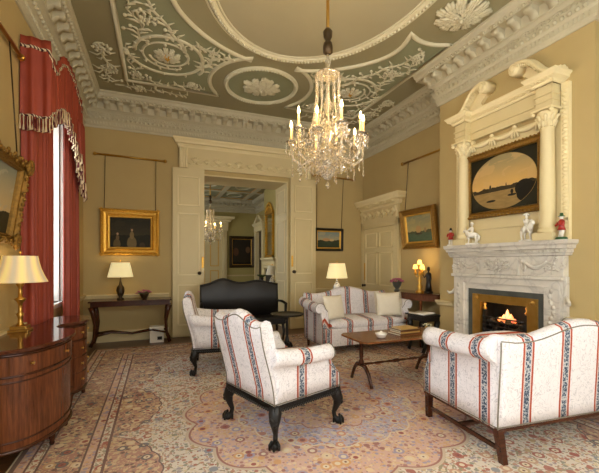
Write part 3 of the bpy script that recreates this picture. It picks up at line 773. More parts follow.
# brass picture rails with chains
def pic_rail(name, p0, p1, chains, label):
    root = tag(empty(name, p0), label, 'picture rail', 'brass picture rails')
    d = Vector(p1) - Vector(p0); b = MB(); b.tube([(0, 0, 0), tuple(d)], .019, 10); r_ = b.build('rail', M['brass'], root)
    for q in (Vector((0, 0, 0)), d): MB().ell(tuple(q), (.034, .034, .034), 10, 8).build('finial', M['brass'], root)
    for (s_, e) in chains:
        p = d * s_; MB().tube([(p.x, p.y, p.z), (e[0] - p0[0], e[1] - p0[1], e[2] - p0[2])], .006, 6).build('chain', M['bronze'], root)
pic_rail('picture_rail', (-1.06, YB - .045, 3.43), (.13, YB - .045, 3.41), [(.14, (-.91, YB - .05, 2.44)), (.86, (-.04, YB - .05, 2.44))], 'brass rail on back wall above the picture of figures')
pic_rail('picture_rail', (3.26, YB - .045, 3.43), (4.28, YB - .045, 3.41), [(.08, (3.33, YB - .05, 2.24)), (.74, (3.96, YB - .05, 2.24))], 'brass rail on back wall above the small harbour picture')
pic_rail('picture_rail', (XR - .045, 5.86, 3.42), (XR - .045, 4.43, 3.40), [(.13, (XR - .10, 5.70, 2.46)), (.78, (XR - .10, 4.75, 2.46))], 'dark rail high on right wall above the seascape')
pic_rail('picture_rail', (XL + .045, 2.8, 3.40), (XL + .045, 4.12, 3.40), [(.28, (XL + .10, 3.17, 2.38)), (.78, (XL + .10, 3.83, 2.38))], 'dark rail high on window wall beside the red curtain')

# ------------------------------------------------------------------ fireplace (local x = towards room)
fp = struct(empty('trim_40', (XB, fy, 0), R(180)))   # local +x points at -X (into the room), local +y at -Y
W2 = M['marble']
def fbox(x0, x1, y0, y1, z0, z1, nm, mat, par=fp, bev=.004): return box(x0, x1, y0, y1, z0, z1).build(nm, mat, par, bevel=bev)
b = MB()
for s_ in (-1, 1):
    y0, y1 = sorted((s_ * .57, s_ * .74)); b.box(0, .10, y0, y1, 0, 1.18)
    y0, y1 = sorted((s_ * .54, s_ * .57)); b.box(0, .065, y0, y1, 0, 1.10)
    y0, y1 = sorted((s_ * .74, s_ * .78)); b.box(0, .05, y0, y1, 0, 1.3)
b.box(0, .10, -.74, .74, 1.18, 1.26); b.box(0, .125, -.77, .77, 1.26, 1.30); b.box(0, .065, -.57, .57, 1.10, 1.18)
b.build('marble_surround', W2, fp, bevel=.006)
box(0, .09, -.77, .77, 1.30, 1.53).build('frieze', W2, fp, bevel=.004)
b = MB(); b.sweep([(0, .79), (.10, .79), (.10, -.79), (0, -.79)], [(0, 1.53), (.015, 1.535), (.02, 1.56), (.03, 1.565), (.03, 1.60), (.05, 1.61), (.055, 1.64), (.075, 1.66), (.08, 1.70), (0, 1.70)])
b.build('mantelshelf', W2, fp)
b = MB()
for i in range(60): yy = -.80 + i * 1.60 / 60; b.box(.11, .145, yy, yy + .016, 1.568, 1.598)
b.build('dentils', W2, fp)
b = MB(); b.box(.09, .125, -.27, .27, 1.31, 1.525); random.seed(8)
def carved(b, y, z, r, seed, x=.125):
    random.seed(seed)
    for i in range(22):
        a = random.uniform(0, 2 * PI); q = r * random.uniform(.2, 1); c_, s2 = math.cos(a), math.sin(a); a2 = a + random.uniform(-1.2, 1.2)
        b.tube([(x - .004, y + q * 1.3 * c_, z + q * s2), (x + .008, y + q * 1.3 * c_ + .02 * math.cos(a2), z + q * s2 + .02 * math.sin(a2)), (x - .002, y + q * 1.3 * c_ + .035 * math.cos(a2 + .4), z + q * s2 + .03 * math.sin(a2 + .4))], [.006, .012, .005], 6)
    b.ell((x, y, z + .02), (.018, .02, .024), 8, 6); b.ell((x, y, z - .03), (.014, .026, .03), 8, 6)
carved(b, 0, 1.42, .08, 1, .14); carved(b, -.12, 1.42, .06, 2, .135); carved(b, .13, 1.42, .06, 9, .135)
for s_ in (-1, 1):
    carved(b, s_ * .67, 1.42, .08, 3, .09)
    b.tube([(.098, s_ * (.33 + .27 * i / 8), 1.47 - .075 * math.sin(PI * i / 8)) for i in range(9)], [.012 + .016 * math.sin(PI * i / 8) for i in range(9)], 8)
    b.tube([(.098, s_ * .34, 1.48), (.1, s_ * .35, 1.42), (.098, s_ * .33, 1.35)], .014, 6); b.ell((.10, s_ * .31, 1.47), (.02, .03, .03), 8, 6)
    for zz in [.12 + .06 * i for i in range(18)]: b.ell((.10, s_ * .655 + .022 * math.sin(zz * 22), zz), (.014, .026, .03), 6, 4)
    b.tube([(.03, s_ * .76, 1.10), (.06, s_ * .80, 1.02), (.10, s_ * .83, 1.01), (.12, s_ * .85, 1.04)], [.016, .028, .022, .012], 8)
b.build('carving', W2, fp)
# slate slips, brass insert
b = MB()
b.box(.0, .03, -.55, -.44, 0, 1.12); b.box(.0, .03, .44, .55, 0, 1.12); b.box(0, .03, -.44, .44, 1.02, 1.12); b.build('slate_slip', M['slate'], fp)
b = MB(); b.box(.0, .045, -.46, -.33, 0, 1.03); b.box(.0, .045, .33, .46, 0, 1.03); b.box(0, .045, -.33, .33, .93, 1.03)
for s_ in (-1, 1): b.T = Matrix.Translation((.045, s_ * .395, .98)) @ Matrix.Rotation(R(90), 4, 'Y'); b.lathe([(.035, 0), (.03, .012), (.015, .012), (.012, .025), (0.001, .028)], n=14)
b.T = None; b.build('brass_insert', M['brass'], fp, bevel=.003)
b = MB(); b.box(-.32, -.30, -.46, .46, 0, 1.0); b.box(-.32, 0, -.46, -.40, 0, 1.0); b.box(-.32, 0, .40, .46, 0, 1.0); b.box(-.32, 0, -.46, .46, .96, 1.0); b.build('fireback', M['iron'], fp)
struct(box(3.62, XB, fy - .85, fy + .85, 0, .02).build('trim_41', W2))
# register grate with its fire
gr = tag(empty('fire_grate', (XB + .05, fy, .02), R(180)), 'black iron basket grate with glowing coals inside the marble fireplace', 'fire grate')
b = MB()
for i in range(5): b.tube([(.09 + .03 * math.cos(a), .29 * math.sin(a) , .50 + i * .055) for a in [R(-90 + 12 * q) for q in range(16)]], .010, 6)
for yy in (-.30, .30): b.box(.02, .06, yy - .025, yy + .025, 0, .80)
b.box(-.18, .07, -.28, .28, .46, .48); b.build('basket', M['iron'], gr)
b = MB(); b.box(.06, .07, -.30, .30, .0, .42); b.build('ash_front', M['iron'], gr)
for yy in (-.30, .30): MB().lathe([(.02, 0), (.03, .02), (.012, .05), (.024, .08), (.004, .12)], (.04, yy, .80), 12).build('finial', M['brass'], gr)
b = MB(); random.seed(4)
for i in range(60): b.ell((random.uniform(-.15, .04), random.uniform(-.25, .25), .50 + random.uniform(0, .18)), random.uniform(.025, .05), 6, 4)
stuffed(b.build('coal', M['iron'], gr))
b = MB()
for i in range(14): b.ell((random.uniform(-.08, .05), random.uniform(-.12, .1), .66 + random.uniform(0, .05)), .022, 6, 4)
stuffed(b.build('glowing_coal', M['fire'], gr))
b = MB()
for (yy, hh) in ((-.02, .15), (.03, .10), (-.07, .08)): b.lathe([(.02, 0), (.035, hh * .25), (.025, hh * .6), (.003, hh)], (-.03, yy, .68), 10)
b.build('flame', M['fire'], gr)
point('fire_light', (XB - .0, fy, .85), 2.5, (1, .5, .15), .08)
# overmantel
om = struct(empty('trim_42', (XB, fy - .03, 0), R(180)))
b = MB(); b.box(0, .03, -.74, .74, 1.70, 3.10)
b.box(0, .07, -.76, .76, 1.70, 1.80); b.box(0, .05, -.76, .76, 1.90, 1.94); b.build('panel', M['cream'], om)
cols = []
for s_ in (-1, 1):
    b = MB(); yc = s_ * .585
    b.box(.0, .20, yc - .11, yc + .11, 1.70, 1.78)
    b.lathe([(.095, 1.78), (.10, 1.80), (.09, 1.83), (.075, 1.84), (.085, 1.86), (.078, 1.885), (.075, 1.90), (.074, 2.3), (.066, 2.92), (.072, 2.93), (.072, 2.95)], (.11, yc, 0), 24)
    b.build('column', M['cream'], om)
    b = MB(); b.lathe([(.066, 2.95), (.07, 3.02), (.095, 3.10), (.10, 3.12)], (.11, yc, 0), 20)
    for row, (zz, rr, nn_) in enumerate(((2.985, .078, 8), (3.04, .09, 8))):
        for q in range(nn_):
            a = 2 * PI * (q + .5 * row) / nn_; b.tube([(.11 + rr * .8 * math.cos(a), yc + rr * .8 * math.sin(a), zz - .04), (.11 + rr * math.cos(a), yc + rr * math.sin(a), zz + .02), (.11 + rr * 1.3 * math.cos(a), yc + rr * 1.3 * math.sin(a), zz + .03)], [.014, .022, .012], 6)
    for sx in (.02, .20):
        for sy in (-.10, .10): b.ell((sx, yc + sy, 3.105), (.025, .025, .025), 8, 6)
    b.box(0, .22, yc - .115, yc + .115, 3.125, 3.145); b.build('capital', M['cream_line'], om)
    b = MB(); b.box(0, .17, yc - .09, yc + .09, 3.145, 3.40); b.box(0, .185, yc - .10, yc + .10, 3.22, 3.235); b.box(0, .19, yc - .10, yc + .10, 3.29, 3.31); b.build('entablature_block', M['cream'], om)
    b = MB(); b.box(0, .05, s_ * .73 - .04, s_ * .73 + .04, 1.70, 3.40)
    for q in range(34): b.ell((.05, s_ * .73, 1.76 + q * .047), (.012, .03, .022), 6, 4)
    b.build('side_drop', M['cream_line'], om)
b = MB(); b.box(0, .07, -.50, .50, 3.15, 3.40); b.box(0, .09, -.50, .50, 3.24, 3.255); b.build('frieze', M['cream'], om)
b = MB()
for s0 in (-.32, 0, .32):
    b.tube([(.06, s0 + .145 * math.cos(PI + PI * q / 8), 3.10 - .06 * math.sin(PI * q / 8)) for q in range(9)], [.012 + .02 * math.sin(PI * q / 8) for q in range(9)], 8)
for s0 in (-.47, -.16, .16, .47):
    b.ell((.07, s0, 3.11), (.025, .03, .03), 8, 6)
    for q in (-.03, 0, .03): b.tube([(.07, s0, 3.10), (.07, s0 + q, 3.05), (.06, s0 + q * 1.5, 2.98)], [.01, .014, .012], 6)
b.build('swag', M['cream_line'], om)
def corn(y0, y1, x): return MB().sweep([(0, y1), (x, y1), (x, y0), (0, y0)], [(0, 3.40), (.015, 3.41), (.02, 3.43), (.06, 3.455), (.065, 3.475), (.085, 3.50), (.085, 3.515), (0, 3.515)])
b = corn(-.50, .50, .08); q_ = b.build('cornice', M['cream_line'], om)
for s_ in (-1, 1): corn(s_ * .585 - .105, s_ * .585 + .105, .19).build('cornice', M['cream_line'], om)
b = MB()
for i in range(30): yy = -.50 + i * .034; b.box(.075, .125, yy, yy + .018, 3.43, 3.455)
for s_ in (-1, 1):
    for i in range(7): yy = s_ * .585 - .11 + i * .033; b.box(.19, .24, yy, yy + .018, 3.43, 3.455)
b.build('dentils', M['cream_line'], om)
for s_ in (-1, 1):      # swan-neck pediment
    pts = []; rr = []
    for i in range(22):
        t = i / 21; yy = .76 - .52 * t; zz = 3.525 + .30 * (1 / (1 + math.exp(-9 * (t - .52)))) ; pts.append((.10, s_ * yy, zz))
    b = MB(); 
    for xo, wd in ((.10, .035), (.16, .022), (.06, .022)): b.tube([(xo, p[1], p[2]) for p in pts], wd, 8)
    for i in range(2, 21): b.box(.11, .17, pts[i][1] - .008, pts[i][1] + .008, pts[i][2] - .055, pts[i][2] - .02)
    poly = [(0.0, s_ * .76, 3.515)] + [(0.0, p[1], p[2]) for p in pts] + [(0.0, s_ * .24, 3.70), (0, s_ * .34, 3.62), (0, s_ * .30, 3.515)]
    b.prism(poly, (.05, 0, 0)); b.build('swan_neck', M['cream_line'], om)
    b = MB(); b.T = Matrix.Translation((.0, s_ * .225, 3.765)) @ Matrix.Rotation(R(90), 4, 'Y')
    b.lathe([(.075, 0), (.075, .16), (.068, .17), (.05, .165), (.045, .185), (.03, .19), (.005, .20)], n=24); b.T = None
    sp = [(.19, s_ * .225 + (.055 - .045 * q / 30) * math.cos(q * .4), 3.765 + (.055 - .045 * q / 30) * math.sin(q * .4)) for q in range(31)]
    b.tube(sp, .008, 6); b.build('scroll', M['cream_line'], om)

# ------------------------------------------------------------------ rug
rug = tag(MB().box(-2.55, 2.55, -3.45, 3.45, 0, .012).build('carpet', M['rug']), 'large patterned carpet with rose medallion and scalloped borders covering the floor', 'carpet')
rug.location = (1.58, 3.30, 0.001)
FZ = .013

# ------------------------------------------------------------------ upholstered seats: local +x is the front, width along y
def sm(t): t = max(0, min(1, t)); return t * t * (3 - 2 * t)
def leg_cabriole(parent, x, y, dx, dy, h=.33, rear=False):
    b = MB(); k = .06 if rear else .045
    pts = [(0, 0, h), (.02, 0, h - .05), (.038, 0, h - .10), (.022, 0, h - .16), (.0, 0, h - .215), (.008, 0, h - .26), (.03, 0, .035)]
    rr = [.046, .052, .044, .028, .019, .019, .030]
    P, Q = [], []
    for i in range(len(pts) - 1):
        for j in range(4):
            t = j / 4; P.append(tuple(pts[i][q] * (1 - t) + pts[i + 1][q] * t for q in range(3))); Q.append(rr[i] * (1 - t) + rr[i + 1] * t)
    P.append(pts[-1]); Q.append(rr[-1])
    b.tube([(x + dx * (p[0] - .01), y + dy * (p[0] - .01), p[2]) for p in P], Q, 12)
    for i in range(7):      # carved knee
        a = i * .9; b.ell((x + dx * .055 + .02 * math.cos(a) * dy, y + dy * .055 - .02 * math.cos(a) * dx, h - .08 - .035 * math.sin(a) - i * .006), (.016, .016, .02), 6, 4)
    b.build('leg', M['black'], parent)
    f = MB(); fx, fy_ = x + dx * .03, y + dy * .03
    f.ell((fx, fy_, .032), (.036, .036, .032), 12, 8)
    a0 = math.atan2(dy, dx)
    for a in (-1.1, 0, 1.1, PI): f.tube([(fx + .02 * math.cos(a0 + a), fy_ + .02 * math.sin(a0 + a), .075), (fx + .040 * math.cos(a0 + a), fy_ + .040 * math.sin(a0 + a), .045), (fx + .042 * math.cos(a0 + a), fy_ + .042 * math.sin(a0 + a), .010)], [.012, .013, .009], 7)
    f.build('claw_foot', M['black'], parent)
def seat(name, label, W, D, zr, zs, za, zbk, hump, slant, ra, MY, MX, cushion_n=1, sofa=False, scoop=.12, group=None, curve=0.0, ft=0.11):
    root = tag(empty(name), label, 'sofa' if sofa else 'armchair', group)
    hw, hd = W / 2, D / 2
    # lower body
    b = MB(); n = 10; secs = []
    for i in range(n + 1):
        y = (-hw + W * i / n) * (1 - .012 / hw); e = .0
        secs.append([(-hd, y, zr), (hd - .0, y, zr), (hd, y, zr + .03), (hd + .004, y, zs - .11), (hd - .012, y, zs - .09), (-hd + .03, y, zs - .09), (-hd + .02, y, zs - .11)])
    b.loft(secs, smooth=False); b.build('seat_base', MY, root, bevel=.008)
    # cushions
    cw = (W - 2 * .10) / cushion_n
    for c_ in range(cushion_n):
        b = MB(); y0 = -hw + .10 + c_ * cw; y1 = y0 + cw; secs = []
        for i in range(9):
            t = i / 8; y = y0 + .006 + (cw - .012) * t; q = 1 - abs(2 * t - 1) ** 6; h = .05 * q + .02
            z0, z1 = zs - .09, zs + .0
            xf = hd + .01
            secs.append([(-hd + .14, y, (z0 + z1) / 2 - h), (0, y, (z0 + z1) / 2 - h - .0), (xf - .03, y, (z0 + z1) / 2 - h), (xf, y, (z0 + z1) / 2 - h * .5), (xf, y, (z0 + z1) / 2 + h * .5), (xf - .03, y, (z0 + z1) / 2 + h), (0, y, (z0 + z1) / 2 + h * 1.35), (-hd + .14, y, (z0 + z1) / 2 + h)])
        b.loft(secs); b.build('seat_cushion', MY, root)
    # back: serpentine top
    nb = 26; secs = []; top = []
    def ztop(y):
        t = abs(y) / hw
        return zbk + hump * (math.cos(PI * min(1, t / .72)) * .5 + .5) - (0 if t < .72 else 0) + .02 * sm((t - .8) / .2)
    def xb(z, y): return -hd - slant * sm((z - zr) / (zbk - zr)) * (1 if True else 0) - curve * (y / hw) ** 2 * -1
    for i in range(nb + 1):
        y = (-hw + W * i / nb) * (1 - .004 / hw); zt = ztop(y); L = []
        for z in (zr, zr + .1, (zr + zt) / 2, zt - .12): L.append((xb(z, y), y, z))
        th = ft
        for a in (0, 45, 90, 135, 180):
            L.append((xb(zt, y) + th / 2 - (th / 2) * math.cos(R(a)) , y, zt - .055 + .055 * math.sin(R(a))))
        for z in (zt - .12, (zs + zt) / 2, zs - .05, zr + .02): L.append((xb(z, y) + th + .02 * (1 - (z - zr) / (zt - zr)), y, z))
        secs.append(L); top.append((xb(zt, y) + .004, y, zt - .045))
    b = MB().loft(secs); b.build('backrest', MY, root)
    # arms: straight rolls scrolled outwards
    for s_ in (-1, 1):
        xs = [-hd + .02 + (D - .02) * i / 14 for i in range(15)]
        secs = []
        zc = za - ra
        def frontx(z): return hd - scoop * sm((z - (zs - .14)) / .14)
        def sec(t):
            L = []
            def X(z):
                x_r = xb(z, hw) + .03
                xx = x_r + (frontx(z) - x_r) * t; return xx
            yo = hw + .003
            rise = .05 * (1 - t) ** 3
            for z in (zr + .0, zr + .12, zs - .12, zs - .02, zc - ra * .8): L.append((X(z), s_ * (yo + (.0 if z < zs else .0)), z + (rise * 0)))
            for a in (-60, -30, 0, 30, 60, 90, 120, 150, 180): L.append((X(zc), s_ * (yo - .012 + ra * .30 + ra * math.cos(R(a))), zc + rise + ra * math.sin(R(a))))
            for z in (zc - ra * .6, zs - .10, zr + .05): L.append((X(z), s_ * (yo - .115), z))
            return L
        S_ = [sec(i / 12) for i in range(13)]
        b = MB().loft(S_); arm = b.build('armrest', MX, root)
        p = MB(); e = S_[-1]; p.tube([(q[0] + .002, q[1], q[2]) for q in e[:15]], .005, 5); p.build('piping', M['pipe'], arm)
    p = MB()
    for s_ in (-1, 1):
        p.tube([(xb(zr + (ztop(hw) - .05 - zr) * q / 8, hw) - .001, s_ * (hw + .001), zr + (ztop(hw) - .05 - zr) * q / 8) for q in range(9)], .005, 5)
        p.tube([(-hd, s_ * (hw + .002), zr + .012), (hd, s_ * (hw + .002), zr + .012)], .005, 5)
    p.tube(top, .005, 5); p.tube([(-hd - .002, -hw, zr + .012), (-hd - .002, hw, zr + .012)], .005, 5)
    p.build('piping', M['pipe'], root)
    return root
def armchair():
    W, D = .73, .72
    c = seat('armchair', 'striped damask armchair on black claw feet, its back to the camera', W, D, .335, .58, .74, .985, .075, .13, .068, M['st_c'], M['st_k'], scoop=.14)
    b = MB(); hw, hd = W / 2 + .008, D / 2 + .008
    b.box(-hd, hd, -hw, hw, .285, .336); b.build('seat_frame', M['black'], c, bevel=.004)
    k = 24
    for s_ in (-1, 1):
        b, g = MB(), MB(); b.box(-hd, hd, s_ * hw - .003, s_ * hw + .003, .288, .314); g.box(s_ * hd - .003, s_ * hd + .003, -hw, hw, .288, .314)
        for i in range(k):
            x = -hd + .06 + (2 * hd - .12) * i / (k - 1); b.tube([(x - .012, s_ * hw, .288), (x + .012, s_ * (hw + .006), .312)], .011, 6)
            y = -hw + .06 + (2 * hw - .12) * i / (k - 1); g.tube([(s_ * hd, y - .012, .288), (s_ * (hd + .006), y + .012, .312)], .011, 6)
        b.build('gadroon_border', M['black'], c); g.build('gadroon_border', M['black'], c)
    for sx in (-1, 1):
        for sy in (-1, 1): leg_cabriole(c, sx * (hd - .035), sy * (hw - .035), sx * .72, sy * .72, .32)
    return c
A = armchair(); A.location = (1.05, 3.07, FZ); A.rotation_euler.z = R(19)
B = copy_tree(A); B['label'] = 'striped damask armchair on black claw feet, farther back near the open door'
B.location = (.82, 5.03, FZ); B.rotation_euler.z = R(-8)
A['group'] = B['group'] = 'pair of claw foot armchairs'
# near sofa, its back to the camera (front faces +y), square mahogany legs
Sf = seat('sofa', 'striped damask camel back sofa before the fire, seen from behind at right', 1.66, .84, .235, .56, .86, .90, .095, .03, .085, M['st_s'], M['st_x'], 2, True, scoop=.11, ft=.13)
for i, (sx, sy) in enumerate(((-1, -1), (-1, 1), (1, -1), (1, 1))):
    b = MB(); x, y = sx * (.42 - .03), sy * (.83 - .03); k = -.05 if sx < 0 else 0
    b.loft([[(x - a + o, y - a, z), (x + a + o, y - a, z), (x + a + o, y + a, z), (x - a + o, y + a, z)] for a, o, z in ((.022, k, 0), (.027, 0, .24))], smooth=False); b.build('leg', M['mahog_dark'], Sf)
b = MB()
for sy in (-1, 1): b.box(-.38, .39, sy * .80 - .011, sy * .80 + .011, .075, .105)
b.box(-.02, .02, -.80, .80, .08, .105); b.build('stretcher', M['mahog_dark'], Sf)
b = MB(); b.box(-.422, .422, -.832, .832, .215, .24); b.build('seat_rail', M['mahog_dark'], Sf)
ang = R(90 - 4.5)
Sf.rotation_euler.z = ang
rc = (2.27, 1.86)      # rear left corner of the upholstery: local (-.37, +.83)
Sf.location = (rc[0] - (-.42 * math.cos(ang) - .83 * math.sin(ang)), rc[1] - (-.42 * math.sin(ang) + .83 * math.cos(ang)), FZ)
# far sofa, facing the camera
Sg = seat('sofa', 'striped damask sofa facing the camera, its front towards the low table', 1.66, .80, .13, .50, .80, .90, .11, .08, .085, M['st_g'], M['st_x'], 1, True, scoop=.12)
for sx in (-1, 1):
    for sy in (-1, 1):
        x, y = sx * .35, sy * .78; MB().lathe([(.016, 0), (.020, .02), (.026, .13)], (x, y, 0), 12).build('leg', M['mahog_dark'], Sg)
Sg.rotation_euler.z = R(-90); Sg.location = (3.22, 5.38, FZ)
def cushion(loc, rot, w_, h_, t_, label, mat, fringe=True, nm='cushion'):
    r = tag(empty(nm, loc), label, 'cushion'); r.rotation_euler = rot
    n = 14; secs = []
    for i in range(n + 1):
        u = -1 + 2 * i / n; L = []
        for j in range(2 * n):
            if j < n: v, sg = -1 + 2 * j / n, 1
            else: v, sg = 1 - 2 * (j - n) / n, -1
            pinch = 1 - .07 * (abs(u) ** 4) * 0 - .06 * (1 - abs(v) ** 2) * (abs(u) ** 3)
            p2 = 1 - .06 * (1 - abs(u) ** 2) * (abs(v) ** 3)
            th = t_ / 2 * ((1 - abs(u) ** 2.5) * (1 - abs(v) ** 2.5)) ** .6 + .004
            L.append((u * w_ / 2 * pinch, sg * th, v * h_ / 2 * p2))
        secs.append(L)
    MB().loft(secs).build('cover', mat, r)
    if fringe:
        b = MB()
        for sg in (-1, 1):
            for i in range(26):
                z = -h_ / 2 + h_ * i / 25; b.tube([(sg * w_ / 2 * .95, 0, z), (sg * (w_ / 2 + .03), 0, z - .008)], .005, 4)
        stuffed(b.build('fringe', mat, r))
    return r
cushion((3.72, 5.19, .74), (R(-14), 0, R(-12)), .44, .42, .15, 'cream fringed cushion leaning on right arm of far sofa', M['linen'])
cushion((2.66, 5.19, .73), (R(-14), 0, R(14)), .40, .40, .15, 'plain cream cushion leaning on left arm of far sofa', M['linen'], False)
cushion((2.84, 2.40, .74), (R(72), 0, R(-5)), .66, .40, .15, 'striped bolster cushion lying on the near sofa seat', M['st_y'], False)

# ------------------------------------------------------------------ coffee table
ct = tag(empty('coffee_table', (2.75, 3.68, FZ)), 'low walnut trestle table with clipped corners in front of far sofa', 'table')
x, y, c = .64, .30, .06
pl = lambda z: [(-x + c, -y, z), (x - c, -y, z), (x, -y + c, z), (x, y - c, z), (x - c, y, z), (-x + c, y, z), (-x, y - c, z), (-x, -y + c, z)]
MB().prism(pl(.535), (0, 0, .022)).build('tabletop', M['walnut'], ct, bevel=.004)
for sx in (-1, 1):
    xx = sx * .50
    b = MB(); b.lathe([(.028, .22), (.034, .26), (.02, .30), (.026, .36), (.018, .44), (.03, .50), (.035, .535)], (xx, 0, 0), 14)
    b.box(xx - .03, xx + .03, -.2, .2, .515, .536)
    b.build('pedestal', M['mahog_dark'], ct)
    for sy in (-1, 1):
        MB().tube([(xx, sy * .01, .23), (xx, sy * .09, .22), (xx, sy * .16, .15), (xx, sy * .20, .07), (xx, sy * .225, .012)], [.026, .025, .021, .018, .020], 10).build('leg', M['mahog_dark'], ct)
b = MB(); pr = []
for i in range(41):
    t = i / 40; pr.append((.010 + .006 * abs(math.sin(t * 6 * PI)) + (.012 if abs(t - .5) < .03 else 0), -.5 + t))
b.T = Matrix.Translation((0, 0, .23)) @ Matrix.Rotation(R(90), 4, 'Y'); b.lathe(pr, n=10); b.T = None; b.build('stretcher', M['mahog_dark'], ct)
TZ = FZ + .558
bw = tag(empty('bowl', (2.44, 3.55, TZ)), 'small white china bowl on the low table', 'bowl')
MB().lathe([(.03, 0), (.05, .008), (.068, .045), (.072, .055), (.066, .055), (.045, .014), (.001, .012)], n=20).build('bowl_body', M['white_china'], bw)
MB().lathe([(.0001, .048), (.064, .048), (.05, .062), (.015, .068), (.012, .08), (.001, .084)], n=20).build('lid', M['white_china'], bw)
def books(cx, cy, z, stack, rz, group, labels):
    for (w_, d_, h_, c1, c2), lb in zip(stack, labels):
        r = tag(empty('book', (cx, cy, z), rz), lb, 'book', group)
        mt = mottled('book_cover', c1, c2, .45, 9)
        MB().box(-w_ / 2, w_ / 2, -d_ / 2, d_ / 2, 0, .004).box(-w_ / 2, w_ / 2, -d_ / 2, d_ / 2, h_ - .004, h_).box(-w_ / 2, w_ / 2, -d_ / 2, -d_ / 2 + .004, 0, h_).build('cover', mt, r)
        box(-w_ / 2 + .006, w_ / 2 - .006, -d_ / 2 + .004, d_ / 2 - .006, .004, h_ - .004).build('pages', M['linen'], r)
        z += h_ + .0005
    return z
books(2.86, 3.66, TZ, [(.34, .24, .022, D(96, 58, 28), D(130, 84, 42)), (.30, .21, .022, D(176, 136, 70), D(196, 158, 88)), (.32, .22, .02, D(84, 50, 26), D(116, 74, 40)), (.26, .18, .016, D(186, 148, 84), D(206, 170, 104))], R(4), 'books stacked on the low table',
      ['large brown book at the bottom of the low table stack', 'tan book second from bottom of the low table stack', 'dark brown book second from top of the low table stack', 'pale tan book on top of the low table stack'])
fl = tag(empty('flower_posy', (3.22, 3.66, TZ)), 'tiny posy of white flowers in a pot beside the books', 'flowers')
MB().lathe([(.02, 0), (.03, .01), (.034, .06), (.028, .07)], n=14).build('pot', M['brass'], fl)
b, g = MB(), MB(); random.seed(2)
leafm = mottled('leaf_green', D(52, 66, 34), D(84, 96, 50), .6); petal = mottled('cream_petal', D(236, 226, 190), D(216, 200, 150), .6); pink = mottled('pink_petal', D(150, 58, 92), D(206, 120, 146), .6)
def bouquet(root, z, r, n, pm, rb=.016, squash=.6):
    b, g = MB(), MB()
    for i in range(n):
        a = random.uniform(0, 2 * PI); q = math.sqrt(random.random()); p = (r * q * math.cos(a), r * q * math.sin(a), z + r * squash * math.sqrt(max(0, 1 - q * q)) + random.uniform(-.01, .01))
        for k_ in range(5): b.ell((p[0] + rb * .6 * math.cos(k_ * 1.257), p[1] + rb * .6 * math.sin(k_ * 1.257), p[2]), (rb * .55, rb * .55, rb * .4), 6, 4)
        g.tube([(0, 0, z - .02), (p[0] * .6, p[1] * .6, z + (p[2] - z) * .5), p], .0022, 4)
        a += .5; g.tube([(0, 0, z - .01), (r * .6 * math.cos(a), r * .6 * math.sin(a), z + .02), (r * 1.05 * math.cos(a), r * 1.05 * math.sin(a), z + .01)], [.003, rb * .7, .002], 5, .3)
    stuffed(b.build('blossom', pm, root)); stuffed(g.build('leaves', leafm, root))
bouquet(fl, .07, .05, 14, petal, .012)

# ------------------------------------------------------------------ kidney desk by the window (front towards +x)
kd = tag(empty('kidney_desk', (0, 0, 0)), 'kidney shaped mahogany desk with glossy top in front of the red curtains', 'desk')
def kidney(off=0.0):
    ctrl = [(-1.21, 3.06), (-1.02, 3.00), (-.84, 3.08), (-.72, 3.30), (-.675, 3.55), (-.72, 3.76), (-.86, 3.88), (-.90, 4.00), (-.87, 4.12), (-.75, 4.22), (-.70, 4.38), (-.73, 4.58), (-.85, 4.72), (-.98, 4.72), (-1.07, 4.62), (-1.07, 4.3), (-1.12, 4.1), (-1.21, 4.0)]
    P = []; n = len(ctrl)
    for i in range(n - 1):
        p0 = ctrl[max(0, i - 1)]; p1 = ctrl[i]; p2 = ctrl[i + 1]; p3 = ctrl[min(n - 1, i + 2)]
        for j in range(6):
            t = j / 6; P.append(tuple(.5 * ((2 * p1[q]) + (-p0[q] + p2[q]) * t + (2 * p0[q] - 5 * p1[q] + 4 * p2[q] - p3[q]) * t * t + (-p0[q] + 3 * p1[q] - 3 * p2[q] + p3[q]) * t ** 3) for q in range(2)))
    P.append(ctrl[-1]); out = []
    for i, p in enumerate(P):
        a = P[max(0, i - 1)]; c_ = P[min(len(P) - 1, i + 1)]; d = Vector((c_[0] - a[0], c_[1] - a[1])).normalized(); nn = Vector((d.y, -d.x))
        out.append((max(-1.215, p[0] + nn.x * off), p[1] + nn.y * off))
    return out
def kprism(off, z0, z1): return MB().prism([(x_, y_, z0) for x_, y_ in kidney(off)], (0, 0, z1 - z0))
kprism(-.03, .12, .825).build('carcase', M['mahog_z'], kd)
kprism(.012, .825, .852).build('desktop', M['mahog_x'], kd, bevel=.005)
b = MB()
K = kidney(-.026)
for z, r_ in ((.805, .012), (.655, .008), (.615, .006), (.135, .014), (.20, .006)): b.tube([(x_, y_, z) for x_, y_ in K], r_, 6)
b.build('moulding', M['mahog_dark'], kd)
for i0, i1 in ((8, 26), (52, 70)):
    seg = kidney(-.028)[i0:i1]; f = MB()
    for za, zb in ((.67, .79),) if i0 == 8 else ((.67, .79), (.50, .64), (.34, .48), (.18, .32)):
        fr = MB(); secs = [[(p[0] , p[1], za), (p[0] + .014, p[1], za), (p[0] + .014, p[1], zb), (p[0], p[1], zb)] for p in seg]; fr.loft(secs, smooth=False)
        d_ = fr.build('drawer', M['mahog_z'], kd)
        for q in (4, -5): kb = MB(); kb.T = Matrix.Translation((seg[q][0] + .012, seg[q][1], (za + zb) / 2)) @ Matrix.Rotation(R(90), 4, 'Y'); kb.lathe([(.012, 0), (.006, .008), (.014, .018), (.004, .024)], n=10); kb.build('knob', M['brass'], d_)
